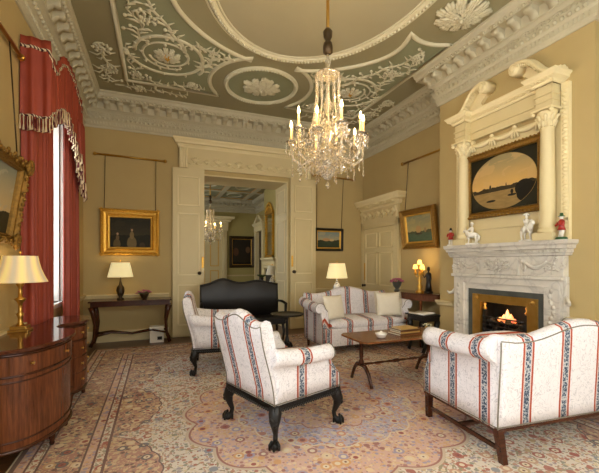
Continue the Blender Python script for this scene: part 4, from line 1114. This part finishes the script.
for (x_, y_) in ((-.78, 3.35), (-.76, 3.70), (-.82, 4.18), (-.77, 4.56), (-1.15, 3.10), (-1.0, 4.62)):
    MB().lathe([(.014, 0), (.02, .02), (.016, .03), (.03, .11), (.032, .125)], (x_, y_, 0.013), 12).build('leg', M['mahog_dark'], kd)
DZ = .852

# ------------------------------------------------------------------ lamps
def frustum(z0, z1, r0, r1, n=36, pl=0, sq=1.0):
    secs = []
    for q in range(5):
        t = q / 4; r = r0 + (r1 - r0) * t - .012 * math.sin(PI * t) * (1 if pl else 0)
        secs.append([((r + (pl * .5 if j % 2 else 0)) * math.cos(2 * PI * j / n), (r + (pl * .5 if j % 2 else 0)) * math.sin(2 * PI * j / n) * sq, z0 + (z1 - z0) * t) for j in range(n)])
    return MB().loft(secs, caps=False)
def lamp(loc, label, base_fn, z0, z1, r0, r1, smat, watt, pl=0, sq=1.0, name='table_lamp'):
    r = tag(empty(name, loc), label, 'lamp'); base_fn(r)
    s_ = frustum(z0, z1, r0, r1, 72 if pl else 36, pl, sq).build('lamp_shade', smat, r)
    MB().ell((0, 0, (z0 + z1) / 2), (.028, .028, .04)).build('light_bulb', M['candle'], r)
    MB().tube([(0, 0, z0 - .03), (0, 0, z1 + .03)], .006, 8).ell((0, 0, z1 + .035), .012, 8, 6).build('finial', M['brass'], r)
    if watt: 
        p = point('lamp_light', (0, 0, z1 - .01), watt, (1, .74, .4), .05); p.parent = r
    return r
def candlestick(r):
    MB().box(-.075, .075, -.075, .075, 0, .02).box(-.06, .06, -.06, .06, .02, .05).build('base', M['brass'], r, bevel=.004)
    MB().lathe([(.035, .05), (.02, .07), (.018, .12), (.03, .15), (.014, .17), (.016, .24), (.04, .275), (.042, .285), (.016, .30), (.014, .38), (.03, .41), (.03, .43), (.012, .45), (.012, .52)], n=18).build('stem', M['brass'], r)
lamp((-1.125, 3.82, DZ), 'brass candlestick lamp with pleated cream shade on the kidney desk', candlestick, .43, .66, .20, .125, M['shade_pleat'], .5, .006)
def ginger(r):
    MB().box(-.06, .06, -.06, .06, 0, .03).build('base', M['black'], r)
    MB().lathe([(.03, .03), (.06, .06), (.085, .13), (.08, .2), (.05, .27), (.025, .30), (.015, .33), (.01, .38)], n=20).build('vase_body', blue_white, r)
m = Mt('blue_and_white_china', D(220, 222, 220), .15); v = m.voro(28); m.col(m.ramp(v, [(.3, D(36, 48, 84)), (.45, D(206, 210, 214))])); blue_white = m.mat

# tables behind the sofa and along the back wall
def console(name, label, loc, w_, d_, h_, rz=0, leg='turned', mat=None):
    mat = mat or M['mahog_dark']
    r = tag(empty(name, loc, rz), label, 'table')
    box(-w_ / 2, w_ / 2, -d_ / 2, d_ / 2, h_ - .025, h_).build('tabletop', mat, r, bevel=.004)
    box(-w_ / 2 + .03, w_ / 2 - .03, -d_ / 2 + .03, d_ / 2 - .03, h_ - .10, h_ - .025).build('apron', mat, r)
    for sx in (-1, 1):
        for sy in (-1, 1):
            x_, y_ = sx * (w_ / 2 - .06), sy * (d_ / 2 - .06)
            if leg == 'scroll': MB().tube([(x_ + sx * .02, y_, h_ - .10), (x_ - sx * .01, y_, h_ - .2), (x_ - sx * .04, y_, h_ * .5), (x_ - sx * .02, y_, .16), (x_ + sx * .03, y_, .03)], [.05, .042, .028, .022, .03], 10).build('leg', mat, r)
            else: MB().lathe([(.018, 0), (.024, .04), (.016, .08), (.022, .3), (.03, h_ - .15), (.03, h_ - .10)], (x_, y_, 0), 10).build('leg', mat, r)
    if leg == 'scroll':
        b = MB()
        for sy in (-1, 1): b.tube([(-w_ / 2 + .08, sy * (d_ / 2 - .06), .20), (-w_ / 4, sy * .05, .24), (0, 0, .19), (w_ / 4, sy * .05, .24), (w_ / 2 - .08, sy * (d_ / 2 - .06), .20)], .02, 8)
        b.build('stretcher', mat, r)
    return r
console('console_table', 'dark console table with curved legs under picture on back wall', (-.43, 7.06, 0), 1.32, .46, .80, 0, 'scroll')
def urn(r):
    MB().lathe([(.06, 0), (.06, .02), (.025, .04), (.05, .09), (.07, .16), (.06, .22), (.03, .26), (.015, .33), (.012, .40)], n=18).build('urn_body', M['bronze'], r)
lamp((-.62, 7.08, .80), 'dark urn lamp with square cream shade below the picture of figures', urn, .40, .66, .21, .15, M['shade_cream'], 2.5, 0, .8)
fp_ = tag(empty('flower_pot', (-.23, 7.02, .80)), 'bowl of small dark pink flowers on the back wall console', 'flowers')
MB().lathe([(.03, 0), (.05, .02), (.075, .08), (.08, .10)], n=16).build('pot', M['bronze'], fp_); bouquet(fp_, .09, .13, 26, pink, .022, .5)
wb = tag(empty('white_box', (-.02, 7.1, 0)), 'small pale box standing on the floor under the console', 'box')
box(-.12, .12, -.10, .10, 0, .26).build('box_body', M['white_china'], wb, bevel=.004); box(-.125, .125, -.105, .105, .26, .29).build('lid', M['white_china'], wb, bevel=.004)
box(.01, .09, -.103, -.101, .05, .11).build('label_plate', M['black'], wb)
console('side_table', 'dark side table standing behind the far sofa', (3.35, 6.25, FZ), 1.1, .45, .76)
lamp((3.27, 6.25, .76 + FZ), 'blue and white china lamp with square cream shade behind far sofa', ginger, .38, .67, .215, .16, M['shade_cream'], 3.5, 0, .85)

# tripod wine table
tt = tag(empty('tripod_table', (1.86, 5.22, FZ)), 'small round black tripod table between armchairs and far sofa', 'table')
MB().lathe([(.001, .63), (.245, .63), (.26, .637), (.26, .655), (.25, .657), (.24, .648), (.001, .648)], n=32).build('tabletop', M['black'], tt)
MB().lathe([(.03, .16), (.045, .2), (.03, .26), (.018, .32), (.024, .44), (.018, .55), (.04, .63)], n=16).build('pedestal', M['black'], tt)
for a in (30, 150, 270):
    cx_, sx_ = math.cos(R(a)), math.sin(R(a)); MB().tube([(0, 0, .2), (.08 * cx_, .08 * sx_, .18), (.15 * cx_, .15 * sx_, .08), (.23 * cx_, .23 * sx_, .021)], [.03, .026, .018, .02], 8).build('leg', M['black'], tt)

# dark settee in the doorway
ds = tag(empty('settee', (1.42, 6.55, FZ), R(0)), 'dark settee with a serpentine carved top rail before the doorway', 'settee')
W_ = 1.45; secs = []
for i in range(41):
    t = i / 40; x_ = -W_ / 2 + W_ * t; q = 2 * t - 1
    zt = 1.06 + .09 * math.exp(-((q + .45) / .28) ** 2) + .05 * math.exp(-((q - .45) / .3) ** 2) - .03 * abs(q) ** 3
    secs.append([(x_, -.03, .42), (x_, .03, .42), (x_, .05, .8), (x_, .06, zt - .02), (x_, .045, zt), (x_, .015, zt), (x_, 0, zt - .03), (x_, -.02, .8)])
MB().loft(secs).build('backrest', M['black'], ds)
b = MB(); b.tube([(s_[5][0], s_[5][1], s_[5][2] - .005) for s_ in secs], .02, 8); b.build('top_rail', M['black'], ds)
box(-W_ / 2, W_ / 2, -.48, .02, .34, .46).build('seat', M['black'], ds, bevel=.02)
for sx in (-1, 1):
    MB().tube([(sx * (W_ / 2 - .02), .0, .72), (sx * (W_ / 2), -.25, .73), (sx * (W_ / 2 + .02), -.42, .70), (sx * W_ / 2, -.44, .5), (sx * (W_ / 2 - .02), -.44, .4)], [.02, .025, .03, .022, .02], 8).build('armrest', M['black'], ds)
    for sy in (-.42, -.02): MB().tube([(sx * (W_ / 2 - .04), sy, .35), (sx * (W_ / 2 - .02), sy, .2), (sx * (W_ / 2 - .04), sy, .012)], [.03, .024, .018], 8).build('leg', M['black'], ds)

# demilune table on the right wall
dm = tag(empty('demilune_table', (XR - .01, 5.26, 0), R(180)), 'half round mahogany side table against right wall under seascape', 'table')
half = lambda r, ry, z: [(0, -ry, z)] + [(r * math.sin(R(a)), -ry * math.cos(R(a)), z) for a in range(10, 180, 10)] + [(0, ry, z)]
MB().prism(half(.46, .68, .90), (0, 0, .025)).build('tabletop', M['mahog_x'], dm, bevel=.004)
MB().prism(half(.43, .65, .80), (0, 0, .10)).build('apron', M['mahog_z'], dm)
for a in (12, 60, 120, 168):
    x_, y_ = .41 * math.sin(R(a)), -.63 * math.cos(R(a)); MB().lathe([(.012, 0), (.018, .05), (.024, .80)], (max(.03, x_), y_, 0), 10).build('leg', M['mahog_z'], dm)
HZ = .925
fp2 = tag(empty('flower_pot', (4.25, 5.66, HZ)), 'grey urn of pink flowers on the left of half round table', 'flowers')
MB().lathe([(.05, 0), (.05, .015), (.03, .03), (.07, .09), (.09, .15), (.095, .17)], n=18).build('pot', M['slate'], fp2); bouquet(fp2, .15, .14, 34, pink, .026, .55)
cd = tag(empty('candelabrum', (4.33, 5.12, HZ)), 'gilt three light candelabrum with yellow shades on half round table', 'candelabrum')
MB().lathe([(.075, 0), (.075, .02), (.05, .04), (.03, .07), (.05, .11), (.02, .16), (.035, .22), (.016, .28), (.03, .34), (.012, .38)], n=16).build('stem', M['gold'], cd)
for i, (dx_, dy_, hh) in enumerate(((0, 0, .50), (-.02, .09, .42), (-.02, -.09, .42), (.06, .0, .40))):
    if i: MB().tube([(0, 0, .30), (dx_ * .6, dy_ * .6, .27), (dx_, dy_, .31), (dx_, dy_, hh - .05)], .009, 8).build('arm', M['gold'], cd)
    k_ = MB().lathe([(.012, hh - .12), (.03, hh - .06), (.014, hh - .05), (.012, hh)], (dx_, dy_, 0), 12).build('candle_socket', M['gold'], cd)
    MB().lathe([(.045, hh), (.04, hh + .035), (.026, hh + .08)], (dx_, dy_, 0), 16, caps=False).build('lamp_shade', M['shade_gold'], cd)
p = point('candelabrum_light', (0, 0, .62), 2.2, (1, .68, .32), .06); p.parent = cd
fgm = M['bronze']
fg = tag(empty('statuette', (4.36, 4.93, HZ)), 'dark bronze standing robed figure at right of half round table', 'statuette')
MB().lathe([(.075, 0), (.075, .03), (.06, .035)], n=16).build('plinth', M['black'], fg)
MB().lathe([(.062, .035), (.055, .12), (.042, .2), (.048, .27), (.052, .31), (.045, .345), (.016, .365), (.014, .38), (.024, .395), (.029, .42), (.022, .45), (.004, .462)], n=14, sx=.85, sy=1.0).tube([(0, .045, .33), (-.03, .07, .27), (-.05, .09, .33)], [.016, .013, .009], 7).tube([(0, -.045, .33), (-.01, -.065, .25), (-.03, -.045, .2)], [.016, .013, .009], 7).build('figure', M['black'], fg)
console('stool', 'small black table with papers on it beside the far sofa', (3.98, 4.62, FZ), .36, .46, .62, 0, 'scroll', M['black'])
nb_ = tag(empty('newspaper', (3.97, 4.64, FZ + .62), R(12)), 'open newspaper lying on the small black table', 'newspaper')
b = MB(); b.loft([[(x_, -.15, .004 + .018 * abs(math.sin(x_ * 16))), (x_, .15, .004 + .018 * abs(math.sin(x_ * 16))), (x_, .15, .0), (x_, -.15, .0)] for x_ in [-.14 + .02 * i for i in range(15)]]); b.build('sheets', M['white_china'], nb_)

# ------------------------------------------------------------------ curtains and pelmet of the visible window
cu = tag(empty('curtain', (0, 0, 0)), 'left red silk curtain hanging in deep folds beside the kidney desk', 'curtain', 'red window curtains')
cv = tag(empty('curtain', (0, 0, 0)), 'right red silk curtain hanging beside the far corner of the room', 'curtain', 'red window curtains')
def drape(path, z0, z1, folds, amp, name, mat, parent, nz=14, seed=1, z0f=None, thick=.008, gather=None):
    L = [0]
    for i in range(1, len(path)): L.append(L[-1] + math.dist(path[i], path[i - 1]))
    n = folds * 10; cols = []; random.seed(seed); ph = [random.uniform(-.5, .5) for _ in range(folds + 2)]
    for i in range(n + 1):
        s_ = L[-1] * i / n; k = max(j for j in range(len(path) - 1) if L[j] <= s_ + 1e-9); t = (s_ - L[k]) / (L[k + 1] - L[k])
        p = Vector((path[k][0] * (1 - t) + path[k + 1][0] * t, path[k][1] * (1 - t) + path[k + 1][1] * t)); d = (Vector(path[k + 1]) - Vector(path[k])).normalized(); nn = Vector((-d.y, d.x))
        zb = z0f(s_ / L[-1]) if z0f else z0; zt = z1(s_ / L[-1]) if callable(z1) else z1; col = []
        for q in range(nz + 1):
            f = q / nz; a = 2 * PI * i / 10 + ph[i // 10] * math.sin(f * 3) ; am = amp * (1 - .45 * f) * (1 + .25 * ph[i // 10])
            o = am * math.sin(a) + am * .25 * math.sin(2.3 * a + f * 2)
            col.append((p.x + nn.x * o, p.y + nn.y * o, zb + (zt - zb) * f))
        cols.append(col)
    o = MB().loft(cols, caps=False, closed=False).build(name, mat, parent)
    m_ = o.modifiers.new('t', 'SOLIDIFY'); m_.thickness = thick; return o, cols
drape([(-1.235, 4.22), (-1.16, 4.24), (-1.13, 4.84)], .02, 3.5, 6, .034, 'panel', M['red'], cu, seed=3)
drape([(-1.12, 5.44), (-1.06, 5.84), (-1.16, 5.86)], .02, 3.5, 5, .036, 'panel', M['red'], cv, seed=5)
pe = tag(empty('pelmet', (0, 0, 0)), 'red swagged pelmet with rope trim and tasselled fringe above window', 'pelmet')
ppath = [(-1.235, 4.19), (-.99, 4.23), (-.99, 5.80), (-1.23, 5.80)]
def ztop_(t):       # t along the pelmet
    s_ = t * 2.09
    if s_ < .26: return 3.66
    if s_ > 1.83: return 3.74
    q = (s_ - .26) / 1.57; return 3.62 - .12 * math.exp(-((q - .12) / .12) ** 2) + .26 * math.sin(PI * min(1, max(0, (q - .08) / .92)) ) * (1 if q > .08 else 0) * .9
def zbot_(t):
    s_ = t * 2.09
    if s_ < .26: return 2.86
    q = (s_ - .26) / 1.57
    return 2.90 + .26 * math.sin(PI * min(1, q / .8)) if q < .8 else 2.86 - .30 * min(1, (q - .8) / .18)
o, cols = drape(ppath, 2.8, ztop_, 16, .020, 'valance', M['red'], pe, 10, 9, zbot_)
b = MB(); b.tube([(c_[-1][0] + .012 * 0, c_[-1][1], c_[-1][2] - .10) for c_ in cols[::2]], .016, 7); b.tube([(c_[0][0], c_[0][1], c_[0][2] + .03) for c_ in cols[::2]], .012, 7)
b.build('rope_trim', M['rope'], pe)
b = MB()
for c_ in cols[::2]: b.tube([(c_[0][0], c_[0][1], c_[0][2] + .02), (c_[0][0], c_[0][1], c_[0][2] - .05), (c_[0][0], c_[0][1], c_[0][2] - .115)], [.010, .006, .016], 6)
stuffed(b.build('fringe', M['fringe'], pe))
# cascade tail on the far side
o, c2 = drape([(-.97, 5.44), (-.965, 5.78)], 2.4, 3.35, 5, .03, 'cascade_tail', M['red'], pe, 8, 4, lambda t: 2.95 - .55 * t)
b = MB()
for c_ in c2: b.tube([(c_[0][0], c_[0][1], c_[0][2] + .02), (c_[0][0], c_[0][1], c_[0][2] - .09)], [.008, .014], 5)
stuffed(b.build('fringe', M['fringe'], o))
box(-1.235, -1.03, 4.32, 5.76, 3.44, 3.48).build('pelmet_board', M['mahog_dark'], pe)

# ------------------------------------------------------------------ chandeliers
def chandelier(loc, label, narms, detail=True, light=6.0, rod_top=ZC):
    r = tag(empty('chandelier', loc), label, 'chandelier')
    zt = rod_top - loc[2]
    # z = 0 is the bottom drop; canopy at 1.24, arms near .45
    MB().tube([(0, 0, 1.50), (0, 0, zt)], .018, 10).build('suspension_rod', M['brass'], r)
    MB().lathe([(.02, 1.42), (.05, 1.44), (.052, 1.50), (.045, 1.54), (.02, 1.56), (.045, 1.60), (.05, 1.66), (.02, 1.70)], n=16).build('tassel_boss', M['bronze'], r)
    MB().lathe([(.06, zt - .05), (.08, zt - .03), (.10, zt - .002)], n=20).build('ceiling_plate', M['brass'], r)
    MB().lathe([(.012, .10), (.05, .16), (.02, .22), (.06, .30), (.11, .36), (.125, .40), (.05, .41), (.03, .46), (.055, .54), (.06, .60), (.03, .66), (.022, .80), (.05, .88), (.022, .96), (.018, 1.15), (.04, 1.22), (.02, 1.28), (.035, 1.33), (.016, 1.38), (.012, 1.44)], n=16).build('stem', M['crystal'], r)
    MB().lathe([(.03, 1.25), (.12, 1.22), (.135, 1.20), (.125, 1.195), (.03, 1.22)], n=20).build('canopy', M['crystal'], r)
    drops = []
    def bead_string(p0, p1, sag, n, rad, name='crystal_string', bow=0):
        b = MB()
        for i in range(n + 1):
            t = i / n; a = [p0[q] + (p1[q] - p0[q]) * t for q in range(3)]; a[2] -= sag * 4 * t * (1 - t)
            if bow: k = 1 - bow * 4 * t * (1 - t); a[0] *= k; a[1] *= k
            b.octa(a, rad, rad * 1.25)
        return b.build(name, M['crystal'], r)
    for i in range(12):      # strings from canopy to the body
        a = 2 * PI * (i + .25) / 12
        bead_string((.13 * math.cos(a), .13 * math.sin(a), 1.19), (.20 * math.cos(a), .20 * math.sin(a), .60), 0, 26 if detail else 14, .0125 if detail else .02, bow=.22)
    for i in range(12):      # lower bag
        a = 2 * PI * i / 12
        bead_string((.13 * math.cos(a), .13 * math.sin(a), .38), (.03 * math.cos(a), .03 * math.sin(a), .12), .03, 9, .014)
    MB().octa((0, 0, .05), .03, .05).build('crystal_drop', M['crystal'], r)
    for i in range(narms):
        a = 2 * PI * (i + .35) / narms; ca, sa = math.cos(a), math.sin(a); Ro = .385 if i % 2 == 0 else .37
        zc = .50 if i % 2 == 0 else .56
        P = [(.04, .44), (.10, .40), (.18, .30), (.28, .26), (.36, .32), (Ro, .42), (Ro, zc)]
        Q = []
        for j in range(len(P) - 1):
            for k in range(4): t = k / 4; Q.append((P[j][0] * (1 - t) + P[j + 1][0] * t, P[j][1] * (1 - t) + P[j + 1][1] * t))
        Q.append(P[-1])
        arm = MB().tube([(q[0] * ca, q[0] * sa, q[1]) for q in Q], .011, 8).build('arm', M['crystal'], r)
        MB().lathe([(.01, zc - .03), (.055, zc), (.06, zc + .008), (.02, zc + .004), (.016, zc + .045), (.022, zc + .05)], (Ro * ca, Ro * sa, 0), 14).build('drip_pan', M['crystal'], arm)
        MB().lathe([(.011, zc + .045), (.011, zc + .15)], (Ro * ca, Ro * sa, 0), 10).build('candle', M['candle'], arm)
        MB().lathe([(.006, zc + .15), (.015, zc + .172), (.012, zc + .195), (.002, zc + .225)], (Ro * ca, Ro * sa, 0), 10).build('candle_bulb', M['flame'], arm)
        b = MB()
        for k in range(8):
            q = 2 * PI * k / 8; px_, py_ = Ro * ca + .055 * math.cos(q), Ro * sa + .055 * math.sin(q)
            b.octa((px_, py_, zc - .02), .011, .02); b.octa((px_, py_, zc - .055), .009, .018)
            if k % 2 == 0: b.octa((px_, py_, zc - .10), .013, .028)
        b.build('pan_pendants', M['crystal'], arm)
        # pendants under each arm
        for (rr, z0, n_) in ((.28, .24, 3), (.37, .30, 5), (.19, .27, 3)):
            b = MB()
            for k in range(n_): b.octa((rr * ca, rr * sa, z0 - .035 * k), .011 + (.006 if k == n_ - 1 else 0), .018 + (.012 if k == n_ - 1 else 0))
            b.build('arm_pendant', M['crystal'], arm)
        if detail or i % 2: 
            p = point('candle_light', (Ro * ca, Ro * sa, zc + .23), light, (1, .70, .36), .02); p.parent = r
    for i in range(narms):      # festoons between pans
        a, c = 2 * PI * (i + .35) / narms, 2 * PI * (i + 1.35) / narms; Ra = .37
        bead_string((Ra * math.cos(a), Ra * math.sin(a), .50), (Ra * math.cos(c), Ra * math.sin(c), .50), .10, 12, .010, 'crystal_festoon')
        bead_string((.12 * math.cos(a), .12 * math.sin(a), .70), (.34 * math.cos(a), .34 * math.sin(a), .52), .12, 12, .012, 'crystal_festoon')
    random.seed(12); b = MB()
    for i in range(230 if detail else 60):      # dense cluster round the body
        a = random.uniform(0, 2 * PI); z = random.uniform(.18, .78); rr = (.10 + .13 * math.sin(PI * min(1, max(0, (z - .14) / .62)))) * random.uniform(.6, 1.15)
        b.octa((rr * math.cos(a), rr * math.sin(a), z), random.uniform(.010, .018), random.uniform(.018, .032))
    stuffed(b.build('crystal_cluster', M['crystal'], r))
    return r
chandelier((CX, 3.38, 2.22), 'large crystal chandelier with lit candle bulbs hanging from the oval ceiling', 10)
chandelier((1.65, 12.4, 2.05), 'smaller crystal chandelier seen through the open doorway in the green room', 8, False, 5.0)

# ------------------------------------------------------------------ mantel ornaments
MZ = 1.701
red_c = mottled('red_glaze', D(176, 44, 34), D(150, 30, 26), .3); green_c = mottled('green_glaze', D(40, 84, 48), D(60, 104, 60), .3)
def china_person(name, loc, rz, label, cols_, h=.20, lean=0):
    r = tag(empty(name, loc, rz), label, 'figurine'); k = h / .2
    coat, hat, base_ = cols_
    MB().lathe([(.038 * k, 0), (.040 * k, .008 * k), (.034 * k, .018 * k)], n=14).build('base', base_, r)
    b = MB()
    for s_ in (-1, 1): b.tube([(.008 * k, s_ * .013 * k, .015 * k), (0, s_ * .013 * k, .05 * k), (-.002 * k, s_ * .01 * k, .09 * k)], [.010 * k, .011 * k, .014 * k], 8)
    b.build('legs', M['white_china'], r)
    b = MB().lathe([(.034 * k, .07 * k), (.022 * k, .10 * k), (.026 * k, .135 * k), (.012 * k, .152 * k)], n=12, sx=.8)
    for s_ in (-1, 1): b.tube([(0, s_ * .024 * k, .138 * k), (.012 * k, s_ * .036 * k, .115 * k), (.030 * k, s_ * .022 * k, .105 * k)], [.011 * k, .009 * k, .007 * k], 7)
    b.build('coat', coat, r)
    MB().ell((0, 0, .165 * k), (.014 * k, .013 * k, .017 * k), 10, 8).ell((.014 * k, 0, .163 * k), .003 * k, 6, 4).build('head', M['white_china'], r)
    MB().lathe([(.024 * k, .174 * k), (.022 * k, .178 * k), (.013 * k, .180 * k), (.011 * k, .20 * k), (.002 * k, .202 * k)], n=12).build('hat', hat, r)
    return r
def china_horse(loc, rz, label, h=.24):
    r = tag(empty('figurine', loc, rz), label, 'figurine'); k = h / .24
    MB().box(-.07 * k, .07 * k, -.028 * k, .028 * k, 0, .016 * k).build('base', M['white_china'], r, bevel=.004)
    b = MB()
    b.tube([(-.06 * k, 0, .095 * k), (-.03 * k, 0, .10 * k), (.02 * k, 0, .098 * k), (.05 * k, 0, .115 * k), (.065 * k, 0, .145 * k), (.085 * k, 0, .150 * k), (.100 * k, 0, .135 * k)], [.018 * k, .028 * k, .027 * k, .024 * k, .015 * k, .014 * k, .007 * k], 10)
    for x_, y_ in ((-.045, .013), (-.045, -.013), (.035, .013)): b.tube([(x_ * k, y_ * k, .09 * k), ((x_ - .008) * k, y_ * k, .05 * k), (x_ * k, y_ * k, .012 * k)], [.013 * k, .007 * k, .007 * k], 7)
    b.tube([(.04 * k, -.013 * k, .09 * k), (.068 * k, -.013 * k, .07 * k), (.062 * k, -.013 * k, .045 * k)], [.011 * k, .006 * k, .006 * k], 7)
    b.tube([(-.062 * k, 0, .10 * k), (-.082 * k, 0, .08 * k), (-.08 * k, 0, .04 * k)], [.007 * k, .010 * k, .005 * k], 7)
    b.ell((.068 * k, 0, .168 * k), (.004 * k, .008 * k, .008 * k), 6, 4); b.build('horse', M['white_china'], r)
    b = MB().lathe([(.022 * k, .115 * k), (.018 * k, .14 * k), (.022 * k, .175 * k), (.009 * k, .19 * k)], n=12, sx=.8)
    for s_ in (-1, 1):
        b.tube([(0, s_ * .012 * k, .125 * k), (.02 * k, s_ * .032 * k, .11 * k), (.012 * k, s_ * .034 * k, .07 * k)], [.012 * k, .010 * k, .007 * k], 7)
        b.tube([(0, s_ * .02 * k, .178 * k), (.018 * k, s_ * .028 * k, .155 * k), (.04 * k, s_ * .01 * k, .150 * k)], [.009 * k, .008 * k, .006 * k], 7)
    b.ell((0, 0, .205 * k), (.013 * k, .012 * k, .016 * k), 10, 8); b.build('rider', M['white_china'], r)
    MB().tube([(-.004 * k, -.028 * k, .218 * k), (0, 0, .226 * k), (-.004 * k, .028 * k, .218 * k)], [.005 * k, .012 * k, .005 * k], 8).build('hat', M['white_china'], r)
    return r
china_person('figurine', (4.00, 4.06, MZ), R(200), 'small red coated china figure at the left end of mantelshelf', (red_c, M['black'], M['white_china']), .26)
china_horse((3.98, 3.66, MZ), R(100), 'left white china horse and rider on the mantelshelf', .31)
china_horse((3.99, 2.89, MZ), R(-115), 'right white china horse and rider on the mantelshelf', .34)
china_person('figurine', (3.985, 2.50, MZ), R(150), 'red and green china figure at the right end of mantelshelf', (red_c, green_c, green_c), .28)

# ------------------------------------------------------------------ furnishings of the next room
struct(box(4.15, XR, 12.7, 14.5, 0, ZC).build('wall_next_chimney_breast', M['wall2']))
nf = struct(empty('trim_50', (4.15, 13.6, 0), R(180)))
b = MB()
for s_ in (-1, 1): b.box(0, .10, s_ * .66 - .12, s_ * .66 + .12, 0, 1.3); b.tube([(.11, s_ * .66 - .05, .15), (.11, s_ * .66 - .05, 1.2)], .02, 6); b.tube([(.11, s_ * .66 + .05, .15), (.11, s_ * .66 + .05, 1.2)], .02, 6)
b.box(0, .09, -.78, .78, 1.25, 1.52); b.sweep([(0, .80), (.10, .80), (.10, -.80), (0, -.80)], [(0, 1.52), (.03, 1.55), (.08, 1.60), (.08, 1.66), (0, 1.66)])
for i in range(9): b.ell((.10, -.6 + .15 * i, 1.38), (.02, .05, .05), 8, 6)
b.build('chimneypiece', M['cream_line'], nf); box(0, .05, -.5, .5, 0, 1.2).build('firebox', M['iron'], nf)
mr = tag(empty('overmantel_mirror', (4.145, 13.6, 1.68), R(180)), 'tall gilt framed mirror over the green room fireplace', 'mirror')
b = MB(); b.box(0, .07, -.52, -.42, 0, 1.75); b.box(0, .07, .42, .52, 0, 1.75); b.box(0, .07, -.52, .52, 1.70, 1.80); b.box(0, .07, -.52, .52, 0, .09); random.seed(6)
for i in range(26): b.ell((.07, -.48 + .96 * i / 25, 1.78 + .36 * math.cos((i - 12.5) / 12.5 * 1.4) * (.6 + .4 * (i % 2))), (.035, .035, .05), 6, 4); b.ell((.07, (-.47, .47)[i % 2], .05 + 1.7 * i / 25), (.03, .045, .05), 6, 4)
b.prism([(0, -.4, 1.78), (0, 0, 2.10), (0, .4, 1.78)], (.05, 0, 0)); b.build('frame', M['gold'], mr); box(0.0, .03, -.43, .43, .05, 1.72).build('mirror_glass', Mt('mirror_silvering', D(190, 190, 184), .05, 1.0).mat, mr)
dcase = struct(empty('door_5', (XR, 15.9, 0), R(180))); b = MB()
for s_ in (-1, 1): b.box(0, .30, s_ * .62 - .1, s_ * .62 + .1, 0, 2.9)
b.box(0, .32, -.74, .74, 2.9, 3.15); b.sweep([(0, .74), (.32, .74), (.32, -.74), (0, -.74)], [(0, 3.15), (.04, 3.18), (.08, 3.28), (0, 3.28)])
for s_ in (-1, 1): b.prism([(0, s_ * .80, 3.28), (0, s_ * .14, 3.66), (0, s_ * .14, 3.50), (0, s_ * .5, 3.28)], (.34, 0, 0))
b.build('doorcase', M['cream_line'], dcase); box(0, .12, -.52, .52, 0, 2.9).build('door_leaf', M['bronze'], dcase)
console('side_table', 'side table inside the green room carrying a small lamp', (2.75, 8.95, 0), .8, .4, .78)
lamp((2.78, 8.95, .78), 'small cream shaded lamp on the table inside green room', ginger, .36, .60, .17, .11, M['linen'], 1.5)
va = tag(empty('vase', (2.50, 8.95, .78)), 'dark vase beside the small lamp inside the green room', 'vase')
MB().lathe([(.05, 0), (.05, .02), (.03, .04), (.07, .12), (.08, .18), (.04, .24), (.06, .28)], n=16).build('vase_body', M['black'], va)
b = MB()
for q in range(9): a = q * .7; b.tube([(0, 0, .26), (.05 * math.cos(a), .05 * math.sin(a), .34), (.13 * math.cos(a), .13 * math.sin(a), .36)], [.008, .03, .01], 6)
stuffed(b.build('leaves', leafm, va))
